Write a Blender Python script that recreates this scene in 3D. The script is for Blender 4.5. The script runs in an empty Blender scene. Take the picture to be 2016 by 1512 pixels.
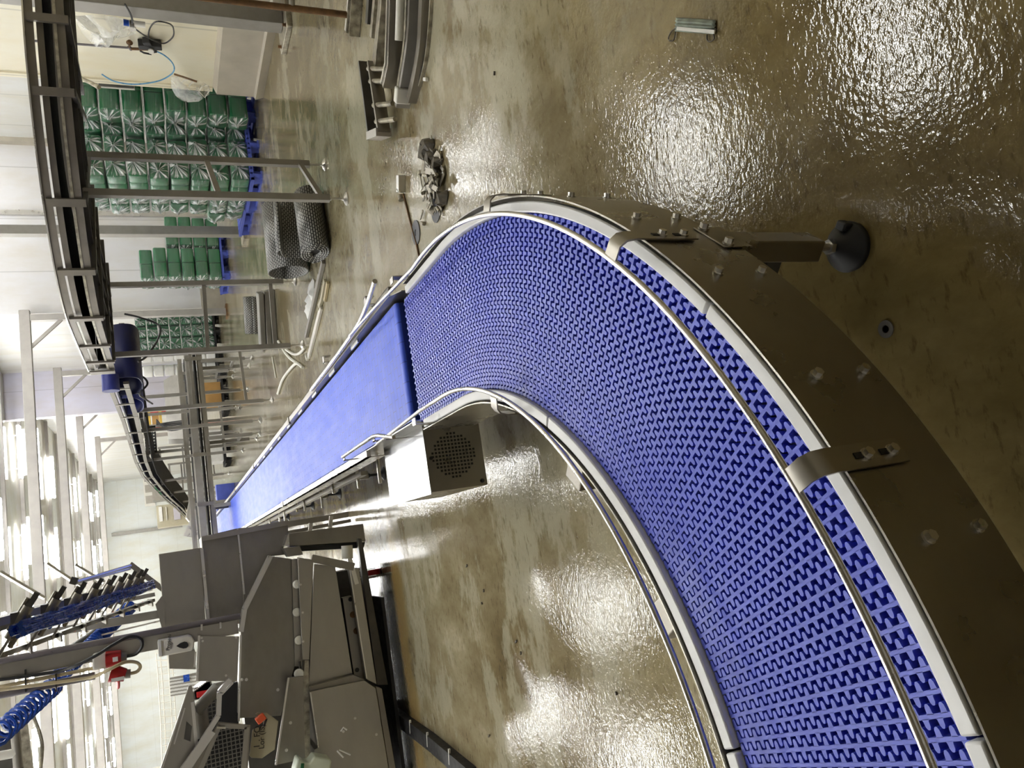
import bpy, bmesh, math, random
from mathutils import Vector, Matrix
random.seed(7)
SC = bpy.context.scene
COL = SC.collection
V = Vector
PI = math.pi
# ---------------------------------------------------------------- camera model (photo 2016x1512, phone held upright, picture lying on its side)
F = 1540.0
EYE = V((0, 0, 1.5))
_dn = V((280, 3400, F)).normalized()
_d = V(((756-1122)/F, (339-1008)/F, 1.0))
_Y = (_d-_dn*_d.dot(_dn)).normalized()
_X = _Y.cross(-_dn)
def ray(x, y):
    d = V(((756-y)/F, (x-1008)/F, 1.0))
    return V((d.dot(_X), d.dot(_Y), -d.dot(_dn)))
def az(x, y, z):
    r = ray(x, y); return EYE+r*((z-EYE.z)/r.z)
def ay(x, y, Y):
    r = ray(x, y); return EYE+r*(Y/r.y)
def ax(x, y, X):
    r = ray(x, y); return EYE+r*(X/r.x)
def camera():
    cd = bpy.data.cameras.new('camera'); o = bpy.data.objects.new('camera', cd); COL.objects.link(o)
    def w(c): return V((c.dot(_X), c.dot(_Y), -c.dot(_dn)))
    R, D, Fw = w(V((1, 0, 0))), w(V((0, 1, 0))), w(V((0, 0, 1)))
    m = Matrix((D, R, -Fw)).transposed().to_4x4(); m.translation = EYE
    o.matrix_world = m
    cd.sensor_fit = 'HORIZONTAL'; cd.sensor_width = 36; cd.lens = 36*F/2016
    cd.clip_start = 0.05; cd.clip_end = 200
    SC.camera = o
camera()
# ---------------------------------------------------------------- materials
def nt(name):
    m = bpy.data.materials.new(name); m.use_nodes = True
    t = m.node_tree; t.nodes.clear()
    o = t.nodes.new('ShaderNodeOutputMaterial'); b = t.nodes.new('ShaderNodeBsdfPrincipled')
    t.links.new(b.outputs[0], o.inputs[0])
    return m, t, b, o
def node(t, k, **kw):
    n = t.nodes.new(k)
    for a, v in kw.items():
        if a in n.inputs: n.inputs[a].default_value = v
        else: setattr(n, a, v)
    return n
def ramp(t, fac, stops):
    r = t.nodes.new('ShaderNodeValToRGB'); e = r.color_ramp.elements
    while len(e) > 1: e.remove(e[0])
    e[0].position = stops[0][0]; c = stops[0][1]; e[0].color = (*c, 1) if not isinstance(c, (int, float)) else (c, c, c, 1)
    for p, c in stops[1:]:
        q = e.new(p); q.color = (*c, 1) if not isinstance(c, (int, float)) else (c, c, c, 1)
    t.links.new(fac, r.inputs[0]); return r.outputs[0]
def coords(t, scale=(1, 1, 1), rot=(0, 0, 0)):
    c = t.nodes.new('ShaderNodeTexCoord'); m = t.nodes.new('ShaderNodeMapping')
    m.inputs['Scale'].default_value = scale; m.inputs['Rotation'].default_value = rot
    t.links.new(c.outputs['Object'], m.inputs[0]); return m.outputs[0]
def noise(t, vec, scale, detail=4, rough=.55):
    n = node(t, 'ShaderNodeTexNoise', Scale=scale, Detail=detail, Roughness=rough); t.links.new(vec, n.inputs['Vector']); return n.outputs['Fac']
def bump(t, b, h, strength, dist=.01):
    n = node(t, 'ShaderNodeBump', Strength=strength, Distance=dist); t.links.new(h, n.inputs['Height']); t.links.new(n.outputs[0], b.inputs['Normal'])
def mat(name, col, rough=.5, metal=0., var=.12, rvar=.1, scale=6, stretch=(1, 1, 1), bmp=0, bscale=40, spec=.5, coat=0):
    m, t, b, o = nt(name)
    v = coords(t, stretch)
    f = noise(t, v, scale)
    lo = tuple(c*(1-var) for c in col); hi = tuple(min(1, c*(1+var)) for c in col)
    t.links.new(ramp(t, f, [(.3, lo), (.7, hi)]), b.inputs['Base Color'])
    t.links.new(ramp(t, f, [(.3, max(0.02, rough-rvar)), (.7, min(1, rough+rvar))]), b.inputs['Roughness'])
    b.inputs['Metallic'].default_value = metal; b.inputs['Specular IOR Level'].default_value = spec
    b.inputs['Coat Weight'].default_value = coat
    if bmp: bump(t, b, noise(t, v, bscale, 3), bmp, .004)
    return m
M = {}
M['steel'] = mat('stainless_steel', (.37, .35, .31), .36, 1, .06, .06, 4, (1, 1, 2.5))
M['steel_light'] = mat('bright_stainless', (.66, .64, .60), .3, 1, .06, .06, 6)
M['steel_dull'] = mat('dull_stainless', (.29, .27, .235), .44, .9, .12, .08, 5, (1, 1, 2))
M['plate'] = mat('conveyor_side_plate_steel', (.33, .31, .265), .30, .95, .06, .05, 9)
M['galv'] = mat('painted_grey_steel', (.27, .255, .23), .5, .35, .12, .1, 8)
M['gantry'] = mat('weathered_frame_steel', (.38, .36, .335), .5, .4, .12, .1, 4)
M['dark'] = mat('dark_steel', (.10, .095, .085), .45, .6, .2, .1, 8)
M['black'] = mat('black_rubber', (.012, .012, .013), .5, 0, .3, .1, 20)
M['blackbelt'] = mat('black_modular_belt', (.012, .011, .010), .75, 0, .3, .1, 30, spec=.15)
M['white'] = mat('white_plastic_strip', (.80, .80, .79), .35, 0, .04, .08, 5)
M['whitep'] = mat('white_plastic', (.74, .72, .66), .4, 0, .05, .08, 5)
M['roller'] = mat('white_roller_plastic', (.78, .77, .70), .45, 0, .06, .08, 9)
M['paleblue'] = mat('pale_blue_air_hose', (.12, .34, .60), .3, 0, .1, .08, 20)
M['lid'] = mat('guard_lid_steel', (.44, .45, .45), .18, 1, .03, .03, 3)
M['ocs'] = mat('backlit_rail_steel', (.21, .19, .16), .5, .6, .15, .08, 8)  # darkened to put the backlit look of the overhead rails into the colour
M['belt'] = mat('blue_modular_belt_plastic', (.080, .108, .60), .36, 0, .05, .06, 3, spec=.38)
M['beltdark'] = mat('blue_return_belt', (.012, .02, .16), .5, 0, .1, .1, 3)
M['navy'] = mat('dark_blue_belt', (.005, .007, .045), .5, 0, .2, .1, 8, spec=.3)
M['pallet'] = mat('blue_pallet_plastic', (.07, .105, .47), .5, 0, .12, .1, 6)
M['green'] = mat('green_crate_plastic', (.006, .115, .038), .38, 0, .18, .1, 9)
M['red'] = mat('red_plug_plastic', (.42, .012, .012), .4, 0, .12, .1, 20)
M['redpipe'] = mat('red_painted_pipe', (.55, .02, .02), .45, 0, .1, .1, 9)
M['bluetube'] = mat('blue_air_tubing', (.008, .055, .34), .25, 0, .2, .08, 20)
M['cable'] = mat('black_cable', (.015, .015, .017), .45, 0, .2, .1, 20)
M['creamcable'] = mat('cream_cable', (.50, .42, .26), .5, 0, .1, .1, 20)
M['conduit'] = mat('grey_conduit', (.16, .145, .155), .35, .2, .1, .08, 8)
M['rust'] = mat('rusty_steel', (.16, .085, .035), .7, .3, .5, .15, 14, (1, 1, 1), .3, 60)
M['wornbar'] = mat('worn_grimy_bar', (.36, .33, .26), .5, .5, .55, .15, 18, (1, 1, 1), .2, 60)
M['meshbelt'] = None
M['card'] = mat('cardboard', (.42, .24, .08), .8, 0, .1, .05, 6)
M['scrapmetal'] = mat('scrap_metal', (.34, .31, .25), .45, .6, .5, .15, 25, (1, 1, 1), .2, 80)
M['scrapdark'] = mat('dark_scrap_rag', (.10, .085, .06), .7, 0, .5, .15, 25, (1, 1, 1), .4, 60)
M['maskpaper'] = mat('soiled_mask_paper', (.30, .34, .28), .8, 0, .4, .1, 22, (1, 1, 1), .3, 60)
M['cream'] = None
M['orange'] = mat('orange_switch_plastic', (.70, .10, .03), .4, 0, .1, .1, 12)
M['plateCream'] = mat('cream_switch_plate', (.42, .385, .28), .5, 0, .06, .1, 9)
M['hivis'] = mat('pale_green_white_plastic', (.62, .68, .58), .4, 0, .08, .1, 9)
M['greydisc'] = mat('grey_disc', (.13, .13, .14), .6, .3, .15, .1, 20)
M['whitewrap'] = mat('white_wrapped_goods', (.74, .74, .72), .4, 0, .08, .1, 9, (1, 1, 1), .4, 14)
M['yellowsign'] = mat('yellow_rack_paint', (.62, .42, .08), .5, 0, .1, .1, 9)
def emit(name, col, s):
    m, t, b, o = nt(name); b.inputs['Base Color'].default_value = (.8, .8, .8, 1)
    b.inputs['Emission Color'].default_value = (*col, 1); b.inputs['Emission Strength'].default_value = s; return m
M['tube'] = emit('fluorescent_tube', (1, 1, .99), 32)

def floor_mat():
    m, t, b, o = nt('wet_concrete_floor')
    v = coords(t)
    big = noise(t, v, .55, 5, .6); mid = noise(t, coords(t, (1, .55, 1), (0, 0, .5)), 3.2, 6, .65); fine = noise(t, v, 34, 4, .6); spot = noise(t, coords(t, (.4, 1, 1), (0, 0, .25)), 46, 4, .6)
    c1 = ramp(t, mid, [(.25, (.120, .094, .050)), (.46, (.225, .190, .114)), (.60, (.295, .257, .168)), (.76, (.43, .395, .30))])
    c2 = ramp(t, big, [(.3, (.72, .66, .55)), (.5, (1, .98, .92)), (.7, (1.0, 1.02, .98))])
    mx = node(t, 'ShaderNodeMix', data_type='RGBA', blend_type='MULTIPLY'); mx.inputs[0].default_value = 1
    t.links.new(c1, mx.inputs[6]); t.links.new(c2, mx.inputs[7])
    pn = noise(t, coords(t, (.55, 1, 1), (0, 0, .2)), 2.1, 7, .68)
    pf = ramp(t, pn, [(.50, 0), (.545, .55), (.70, .75)])
    mxp = node(t, 'ShaderNodeMix', data_type='RGBA'); mxp.inputs[7].default_value = (.40, .375, .275, 1)
    g0 = t.nodes.new('ShaderNodeNewGeometry'); s0 = t.nodes.new('ShaderNodeSeparateXYZ'); t.links.new(g0.outputs['Position'], s0.inputs[0])
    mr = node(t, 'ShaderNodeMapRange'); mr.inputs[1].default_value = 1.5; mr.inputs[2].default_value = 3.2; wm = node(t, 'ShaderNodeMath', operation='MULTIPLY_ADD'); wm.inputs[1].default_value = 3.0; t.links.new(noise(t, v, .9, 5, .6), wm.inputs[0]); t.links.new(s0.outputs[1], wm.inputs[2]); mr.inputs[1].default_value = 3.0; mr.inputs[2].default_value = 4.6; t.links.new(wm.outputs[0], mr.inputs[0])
    pm = node(t, 'ShaderNodeMath', operation='MULTIPLY'); t.links.new(pf, pm.inputs[0]); t.links.new(mr.outputs[0], pm.inputs[1]); t.links.new(pm.outputs[0], mxp.inputs[0])  # pale patches fade out where the near shade is painted
    near_shade = node(t, 'ShaderNodeMix', data_type='RGBA', blend_type='MULTIPLY'); near_shade.inputs[0].default_value = 1; t.links.new(ramp(t, mr.outputs[0], [(0, (.84, .76, .52)), (.8, (1, 1, 1))]), near_shade.inputs[7]); t.links.new(mx.outputs[2], near_shade.inputs[6]); mx = near_shade; t.links.new(mx.outputs[2], mxp.inputs[6]); mx = mxp  # shade near the camera painted into the floor colour, edge broken by noise
    mx2 = node(t, 'ShaderNodeMix', data_type='RGBA', blend_type='MULTIPLY'); mx2.inputs[0].default_value = 1
    sp = ramp(t, spot, [(.30, (.62, .59, .55)), (.43, (1, 1, 1))])
    t.links.new(mx.outputs[2], mx2.inputs[6]); t.links.new(sp, mx2.inputs[7])
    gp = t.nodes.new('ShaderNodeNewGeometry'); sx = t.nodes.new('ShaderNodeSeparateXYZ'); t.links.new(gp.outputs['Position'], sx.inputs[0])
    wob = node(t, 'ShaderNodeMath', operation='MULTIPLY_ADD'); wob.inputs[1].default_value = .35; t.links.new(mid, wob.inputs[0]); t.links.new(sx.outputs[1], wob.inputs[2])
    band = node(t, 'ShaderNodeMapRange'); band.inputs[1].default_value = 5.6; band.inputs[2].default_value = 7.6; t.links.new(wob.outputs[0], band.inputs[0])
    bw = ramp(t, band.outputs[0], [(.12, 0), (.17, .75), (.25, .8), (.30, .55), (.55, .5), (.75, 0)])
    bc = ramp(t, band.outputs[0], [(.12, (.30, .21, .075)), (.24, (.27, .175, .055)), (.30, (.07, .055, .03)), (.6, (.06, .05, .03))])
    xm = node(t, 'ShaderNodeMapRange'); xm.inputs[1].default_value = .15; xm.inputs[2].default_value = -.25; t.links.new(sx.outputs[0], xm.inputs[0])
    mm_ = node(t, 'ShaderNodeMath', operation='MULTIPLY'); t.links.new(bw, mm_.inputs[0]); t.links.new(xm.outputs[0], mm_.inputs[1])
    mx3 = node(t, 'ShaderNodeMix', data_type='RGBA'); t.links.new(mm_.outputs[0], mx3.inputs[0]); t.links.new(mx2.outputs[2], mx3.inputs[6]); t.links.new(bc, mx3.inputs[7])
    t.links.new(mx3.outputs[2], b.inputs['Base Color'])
    wet = noise(t, v, 1.1, 4, .6)
    t.links.new(ramp(t, wet, [(.36, .04), (.5, .06), (.68, .12)]), b.inputs['Roughness'])
    ad = node(t, 'ShaderNodeMath', operation='ADD'); ml = node(t, 'ShaderNodeMath', operation='MULTIPLY'); ml.inputs[1].default_value = .55
    t.links.new(noise(t, coords(t, (.7, 1, 1), (0, 0, .25)), 95, 2, .5), ml.inputs[0]); t.links.new(ml.outputs[0], ad.inputs[0]); t.links.new(noise(t, v, 30, 3, .55), ad.inputs[1])
    bump(t, b, ad.outputs[0], .20, .006)
    b.inputs['Specular IOR Level'].default_value = .5
    return m
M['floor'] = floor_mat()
def panel_mat(name, col, rough, axis, w, var=.05, dirt=(.9, .86, .76), seam=.75):
    m, t, b, o = nt(name); v = coords(t)
    s = t.nodes.new('ShaderNodeSeparateXYZ'); t.links.new(v, s.inputs[0])
    md = node(t, 'ShaderNodeMath', operation='PINGPONG'); md.inputs[1].default_value = w/2; t.links.new(s.outputs[axis], md.inputs[0])
    line = ramp(t, md.outputs[0], [(0, seam), (.008, seam), (.014, 1)])
    n = noise(t, coords(t, (1, 1, .35)), 1.6, 5, .65)
    c = ramp(t, n, [(.3, tuple(col[i]*dirt[i] for i in range(3))), (.6, col)])
    mx = node(t, 'ShaderNodeMix', data_type='RGBA', blend_type='MULTIPLY'); mx.inputs[0].default_value = 1
    t.links.new(c, mx.inputs[6]); t.links.new(line, mx.inputs[7]); t.links.new(mx.outputs[2], b.inputs['Base Color'])
    b.inputs['Roughness'].default_value = rough
    return m
M['wall'] = panel_mat('white_wall_panels', (.66, .655, .67), .4, 0, 1.15)
M['wally'] = panel_mat('white_wall_panels_side', (.66, .66, .645), .4, 1, 1.15)
M['wallfar'] = panel_mat('far_wall_panels', (.66, .69, .68), .4, 2, 1.1, seam=.9)
M['lilac'] = panel_mat('lilac_white_wall', (.56, .55, .66), .35, 0, 1.2)
M['creamy'] = panel_mat('cream_stained_panel', (.76, .72, .58), .5, 1, 1.18, dirt=(.94, .88, .74))
M['plinth'] = mat('grey_plinth_paint', (.40, .365, .30), .6, 0, .14, .1, 3)
M['ceil'] = panel_mat('glossy_ceiling_panel', (.50, .495, .45), .04, 1, .5, seam=.85)
def mesh_mat():
    m, t, b, o = nt('grey_flat_top_chain_belt')
    v = coords(t)
    br = node(t, 'ShaderNodeTexBrick', Scale=1.0); br.inputs['Brick Width'].default_value = .036; br.inputs['Row Height'].default_value = .02; br.inputs['Mortar Size'].default_value = .0045
    br.inputs['Color1'].default_value = (.30, .30, .28, 1); br.inputs['Color2'].default_value = (.40, .40, .38, 1); br.inputs['Mortar'].default_value = (.012, .012, .012, 1)
    t.links.new(coords(t, (1, 1, 1)), br.inputs['Vector']); u = t.nodes.new('ShaderNodeUVMap')
    t.links.new(u.outputs[0], br.inputs['Vector']); t.links.new(br.outputs[0], b.inputs['Base Color']); b.inputs['Roughness'].default_value = .4; b.inputs['Metallic'].default_value = .2
    return m
M['meshbelt'] = mesh_mat()
def brick_belt():
    m, t, b, o = nt('blue_flat_top_belt')
    br = node(t, 'ShaderNodeTexBrick', Scale=1.0); br.inputs['Brick Width'].default_value = .085; br.inputs['Row Height'].default_value = .05; br.inputs['Mortar Size'].default_value = .0018
    br.inputs['Color1'].default_value = (.055, .12, .74, 1); br.inputs['Color2'].default_value = (.065, .135, .78, 1); br.inputs['Mortar'].default_value = (.03, .065, .42, 1)
    v = coords(t)
    t.links.new(v, br.inputs['Vector']); t.links.new(br.outputs[0], b.inputs['Base Color'])
    n = noise(t, coords(t, (1, .3, 1)), 14, 4); t.links.new(ramp(t, n, [(.3, .38), (.7, .50)]), b.inputs['Roughness'])
    bump(t, b, noise(t, coords(t, (1, .25, 1)), 60, 3), .12, .004); b.inputs['Specular IOR Level'].default_value = .3
    return m
M['brick'] = brick_belt()
def film_mat():
    m, t, b, o = nt('clear_wrapping_film')
    tr = t.nodes.new('ShaderNodeBsdfTransparent'); mix = t.nodes.new('ShaderNodeMixShader')
    b.inputs['Base Color'].default_value = (.86, .88, .88, 1); b.inputs['Roughness'].default_value = .22; b.inputs['Specular IOR Level'].default_value = .8
    v = coords(t, (1, 1, 1))
    w = node(t, 'ShaderNodeTexNoise', Scale=9.0, Detail=3.0, Distortion=2.2); t.links.new(v, w.inputs['Vector'])
    at = t.nodes.new('ShaderNodeAttribute'); at.attribute_name = 'pleat'; sm = node(t, 'ShaderNodeMath', operation='MULTIPLY_ADD'); sm.inputs[1].default_value = .35; t.links.new(w.outputs['Fac'], sm.inputs[0]); t.links.new(at.outputs['Fac'], sm.inputs[2])
    f = ramp(t, sm.outputs[0], [(.10, .04), (.34, .12), (.60, .5), (.9, .92)])
    t.links.new(f, mix.inputs[0]); t.links.new(tr.outputs[0], mix.inputs[1]); t.links.new(b.outputs[0], mix.inputs[2]); t.links.new(mix.outputs[0], o.inputs[0])
    bump(t, b, w.outputs['Fac'], .6, .02)
    return m
M['film'] = film_mat()
def grid_mat(): return mat('galvanised_mesh', (.22, .21, .19), .45, .7)
M['gridm'] = grid_mat()
# ---------------------------------------------------------------- mesh builder
class MB:
    def __init__(s): s.v = []; s.f = []; s.uv = None
    def add(s, vs, fs):
        n = len(s.v); s.v += [tuple(p) for p in vs]; s.f += [tuple(i+n for i in q) for q in fs]; return s
    def box(s, c, d, R=None):
        c = V(c); h = V(d)/2; P = []
        for x in (-1, 1):
            for y in (-1, 1):
                for z in (-1, 1):
                    p = V((x*h.x, y*h.y, z*h.z)); P.append(c+(R @ p if R else p))
        return s.add(P, [(0, 1, 3, 2), (4, 6, 7, 5), (0, 4, 5, 1), (2, 3, 7, 6), (0, 2, 6, 4), (1, 5, 7, 3)])
    def mm(s, a, b): return s.box([(a[i]+b[i])/2 for i in range(3)], [abs(b[i]-a[i]) for i in range(3)])
    def bar(s, p, q, w, h, up=(0, 0, 1)):
        p = V(p); q = V(q); d = (q-p).normalized(); u = V(up)
        if abs(d.dot(u)) > .98: u = V((0, 1, 0)) if abs(d.y) < .9 else V((1, 0, 0))
        l = d.cross(u).normalized(); u = l.cross(d)
        P = [a+l*(i*w/2)+u*(j*h/2) for a in (p, q) for i, j in ((-1, -1), (1, -1), (1, 1), (-1, 1))]
        return s.add(P, [(3, 2, 1, 0), (4, 5, 6, 7), (0, 1, 5, 4), (1, 2, 6, 5), (2, 3, 7, 6), (3, 0, 4, 7)])
    def tube(s, pts, r, n=8, cap=True, closed=False):
        pts = [V(p) for p in pts]; m = len(pts); rs = r if isinstance(r, (list, tuple)) else [r]*m
        t0 = (pts[1]-pts[0]).normalized(); u = V((0, 0, 1)) if abs(t0.z) < .9 else V((1, 0, 0)); l = t0.cross(u).normalized(); P = []
        for i in range(m):
            a = pts[max(0, i-1)]; b = pts[min(m-1, i+1)]
            if closed: a = pts[(i-1) % m]; b = pts[(i+1) % m]
            t = (b-a).normalized(); l = (l-t*l.dot(t)).normalized(); w = t.cross(l)
            P += [pts[i]+(l*math.cos(k*2*PI/n)+w*math.sin(k*2*PI/n))*rs[i] for k in range(n)]
        fs = []
        for i in range(m if closed else m-1):
            j = (i+1) % m
            fs += [(i*n+k, i*n+(k+1) % n, j*n+(k+1) % n, j*n+k) for k in range(n)]
        if cap and not closed: fs += [tuple(range(n))[::-1], tuple((m-1)*n+k for k in range(n))]
        return s.add(P, fs)
    def cyl(s, p, q, r, n=16, r2=None): return s.tube([p, q], [r, r2 if r2 is not None else r], n)
    def prism(s, pts, vec):
        pts = [V(p) for p in pts]; n = len(pts); vec = V(vec)
        fs = [tuple(range(n)), tuple(range(n, 2*n))[::-1]]+[(i, i+n, (i+1) % n+n, (i+1) % n) for i in range(n)]
        return s.add(pts+[p+vec for p in pts], fs)
    def lathe(s, prof, c=(0, 0, 0), n=20, R=None):
        c = V(c); P = []
        for r, z in prof:
            for k in range(n):
                p = V((r*math.cos(2*PI*k/n), r*math.sin(2*PI*k/n), z)); P.append(c+(R @ p if R else p))
        fs = [(i*n+k, i*n+(k+1) % n, (i+1)*n+(k+1) % n, (i+1)*n+k) for i in range(len(prof)-1) for k in range(n)]
        fs += [tuple(range(n))[::-1], tuple((len(prof)-1)*n+k for k in range(n))]
        return s.add(P, fs)
    def sweep(s, path, prof, closed_prof=True, lat=None):
        # path: 3D points; prof: (lateral, height) pairs, lateral to the right of travel
        P = []; m = len(path); n = len(prof); path = [V(p) for p in path]
        for i in range(m):
            t = (path[min(m-1, i+1)]-path[max(0, i-1)]); t.z = 0; t.normalize(); l = V((t.y, -t.x, 0))
            P += [path[i]+l*a+V((0, 0, b)) for a, b in prof]
        fs = [(i*n+k, i*n+(k+1) % n, (i+1)*n+(k+1) % n, (i+1)*n+k) for i in range(m-1) for k in range(n if closed_prof else n-1)]
        if closed_prof: fs += [tuple(range(n)), tuple((m-1)*n+k for k in range(n))[::-1]]
        return s.add(P, fs)
    def bolt(s, c, nrm, r=.009, h=.008):
        c = V(c); nrm = V(nrm).normalized()
        s.cyl(c-nrm*.004, c+nrm*.002, r*1.3, 14); return s.cyl(c, c+nrm*(h+.002), r, 6)
    def build(s, name, m, parent=None, label=None, cat=None, group=None, kind=None, bev=0, solid=0, smooth=True, loc=None, recalc=True):
        o0 = V((0, 0, 0))
        if parent is not None:
            q = parent
            while q is not None: o0 += q.location; q = q.parent
        elif loc is not None: o0 = V(loc)
        else:
            xs, ys, zs = zip(*s.v); o0 = V(((min(xs)+max(xs))/2, (min(ys)+max(ys))/2, min(zs)))
        me = bpy.data.meshes.new(name); me.from_pydata([tuple(V(p)-o0) for p in s.v], [], s.f)
        if recalc:
            bm = bmesh.new(); bm.from_mesh(me); bmesh.ops.recalc_face_normals(bm, faces=bm.faces); bm.to_mesh(me); bm.free()
        if s.uv:
            ul = me.uv_layers.new(name='UVMap')
            for l in me.loops: ul.data[l.index].uv = s.uv[l.vertex_index]
        if getattr(s, 'attr', None):
            al = me.attributes.new('pleat', 'FLOAT', 'POINT')
            for i, v_ in enumerate(s.attr): al.data[i].value = v_
        if smooth:
            me.shade_smooth(); me.set_sharp_from_angle(angle=math.radians(38))
        me.materials.append(M[m] if isinstance(m, str) else m)
        o = bpy.data.objects.new(name, me); COL.objects.link(o)
        if parent is not None: o.parent = parent
        else: o.location = o0
        if bev:
            b = o.modifiers.new('bevel', 'BEVEL'); b.width = bev; b.segments = 2; b.limit_method = 'ANGLE'; b.angle_limit = math.radians(40)
        if solid:
            b = o.modifiers.new('solid', 'SOLIDIFY'); b.thickness = solid; b.offset = 0
        return tag(o, label, cat, group, kind)
def tag(o, label=None, cat=None, group=None, kind=None):
    for k, v in (('label', label), ('category', cat), ('group', group), ('kind', kind)):
        if v: o[k] = v
    return o
def thing(name, label, cat, loc=(0, 0, 0), group=None):
    o = bpy.data.objects.new(name, None); COL.objects.link(o); o.location = loc; o.empty_display_size = .1
    return tag(o, label, cat, group)
def dup(root, loc, rz=0, label=None, group=None, scale=None):
    def cp(o, par):
        c = o.copy(); COL.objects.link(c)
        if par: c.parent = par
        for ch in o.children: cp(ch, c)
        return c
    r = cp(root, None); r.location = loc; r.rotation_euler = (0, 0, rz)
    if scale: r.scale = scale
    if label: r['label'] = label
    if group: r['group'] = group
    return r
def struct(mb, name, m, **k): return mb.build(name, m, kind='structure', **k)
def arc(c, r, a0, a1, z, n=40):
    return [V((c[0]+r*math.cos(math.radians(a0+(a1-a0)*i/n)), c[1]+r*math.sin(math.radians(a0+(a1-a0)*i/n)), z)) for i in range(n+1)]
def smooth_path(pts, k=6):
    pts = [V(p) for p in pts]; out = []
    for i in range(len(pts)-1):
        p0 = pts[max(0, i-1)]; p1 = pts[i]; p2 = pts[i+1]; p3 = pts[min(len(pts)-1, i+2)]
        for j in range(k):
            t = j/k; out.append(.5*((2*p1)+(p2-p0)*t+(2*p0-5*p1+4*p2-p3)*t*t+(3*p1-p0-3*p2+p3)*t**3))
    out.append(pts[-1]); return out
def foot(parent, x, y, ztop, r=.045, m='steel_dull', name='foot'):
    b = MB(); b.cyl((x, y, .03), (x, y, ztop+.02), .010, 8); b.lathe([(r, 0), (r, .008), (r*.75, .018), (.018, .03), (.012, .045)], (x, y, 0), 16)
    b.cyl((x, y, ztop-.012), (x, y, ztop), .017, 6)
    return b.build(name, m, parent)
# ---------------------------------------------------------------- the setting
LZ = 5.5
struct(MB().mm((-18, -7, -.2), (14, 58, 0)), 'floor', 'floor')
struct(MB().mm((-18, -7, LZ), (14, 58, LZ+.2)), 'ceiling', 'ceil')
struct(MB().mm((-18, 57, 0), (14, 57.3, LZ)), 'wall_back', 'wallfar')
struct(MB().mm((-18.3, -7, 0), (-18, 57, LZ)), 'wall_left', 'wally')
struct(MB().mm((-18, -7.3, 0), (14, -7, LZ)), 'wall_front', 'wall')
# bay with the pallets, partition, hall side wall
struct(MB().mm((9.3, 9.5, 0), (9.6, 17.7, LZ)), 'wall_right', 'wally')
struct(MB().mm((5.5, 17.7, 0), (9.6, 17.95, LZ)), 'wall_bay', 'wall')
struct(MB().mm((5.42, 17.62, 0), (6.35, 17.70, .50)), 'baseboard_bay', 'plinth')
struct(MB().mm((5.80, -7, .6), (6.15, 9.42, LZ)), 'wall_partition', 'creamy')
b = MB(); b.prism([(5.70, -7, 0), (5.66, -7, .10), (5.70, -7, .12), (5.70, -7, .56), (5.80, -7, .60), (6.15, -7, .60), (6.15, -7, 0)], (0, 16.42, 0))
struct(b, 'baseboard_partition', 'plinth')
struct(MB().mm((6.15, 9.2, 0), (9.6, 9.5, LZ)), 'wall_behind_partition', 'wall')
struct(MB().mm((6.2, 17.95, 0), (6.45, 25.6, LZ)), 'wall_side', 'creamwall' if 'creamwall' in M else 'wally')
struct(MB().mm((4.85, 25.6, .45), (6.45, 25.9, LZ)), 'wall_jut', 'lilac')
struct(MB().mm((4.80, 25.5, 0), (6.45, 25.9, .45)), 'baseboard_jut', 'plinth')
struct(MB().mm((6.2, 25.9, 0), (6.45, 57, LZ)), 'wall_far_side', 'wally')
b = MB()
for i in range(17): y = 6.4+i*3.02; b.mm((-18, y, LZ-.10), (9.2 if y < 17 else 6.2, y+.13, LZ+.01))
struct(b, 'trim_ceiling_ribs', 'gantry')
# door edge and joint strips in the bay
struct(MB().mm((7.62, 17.64, 0), (7.72, 17.70, LZ)), 'trim_1', 'steel_light')
struct(MB().mm((7.30, 17.66, 0), (7.40, 17.70, LZ)), 'trim_2', 'white')
struct(MB().mm((9.2, 17.55, 0), (9.3, 17.70, LZ)), 'trim_3', 'plinth')
struct(MB().mm((5.78, 9.42, .6), (6.15, 9.50, LZ)), 'trim_4', 'creamy')

# ceiling lights
xs = [(-12.6, 'eighth'), (-9.8, 'seventh'), (-7.0, 'sixth'), (-4.2, 'fifth'), (-1.4, 'fourth'), (1.4, 'third'), (4.3, 'second'), (7.6, 'first')]
ordn = ['first', 'second', 'third', 'fourth', 'fifth', 'sixth', 'seventh', 'eighth', 'ninth', 'tenth', 'eleventh', 'twelfth', 'thirteenth', 'fourteenth', 'fifteenth', 'sixteenth']
ys = [4.7, 8.0, 12.2, 15.9, 19.5, 23, 26.5, 30, 33.5, 37, 41, 45, 49, 53]
def light_proto():
    t = thing('ceiling_light', 'x', 'ceiling light', (0, 0, 0), 'twin tube ceiling lights')
    b = MB().mm((-.8, -.02, -.01), (.8, .02, .03)); b.mm((-.8, -.10, -.05), (-.77, .10, .02)); b.mm((.77, -.10, -.05), (.8, .10, .02)); b.mm((-.5, -.01, 0), (-.48, .01, .17)); b.mm((.48, -.01, 0), (.5, .01, .17))
    b.build('housing', 'white', t)
    for s in (-1, 1):
        MB().tube([(-.76, s*.075, -.045), (.76, s*.075, -.045)], .036, 6).build('tube', 'tube', t)
    return t
LP = light_proto(); first = True
SKIPL = {(-12.6, 4.7), (-12.6, 8.0)}
for j, y in enumerate(ys):
    for i, (x, nm) in enumerate(xs):
        if (x, y) in SKIPL or (x > 6.3 and y > 17) or (x > 5 and y < 9) or (y < 2 and not -5 < x < 2): continue
        lb = 'ceiling light, %s row from the near end, %s column from the right wall' % (ordn[j], nm)
        loc = (x+(.25 if j % 2 else -.25), y, LZ-.16)
        if first: LP.location = loc; LP['label'] = lb; first = False
        else: dup(LP, loc, 0, lb)
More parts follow.
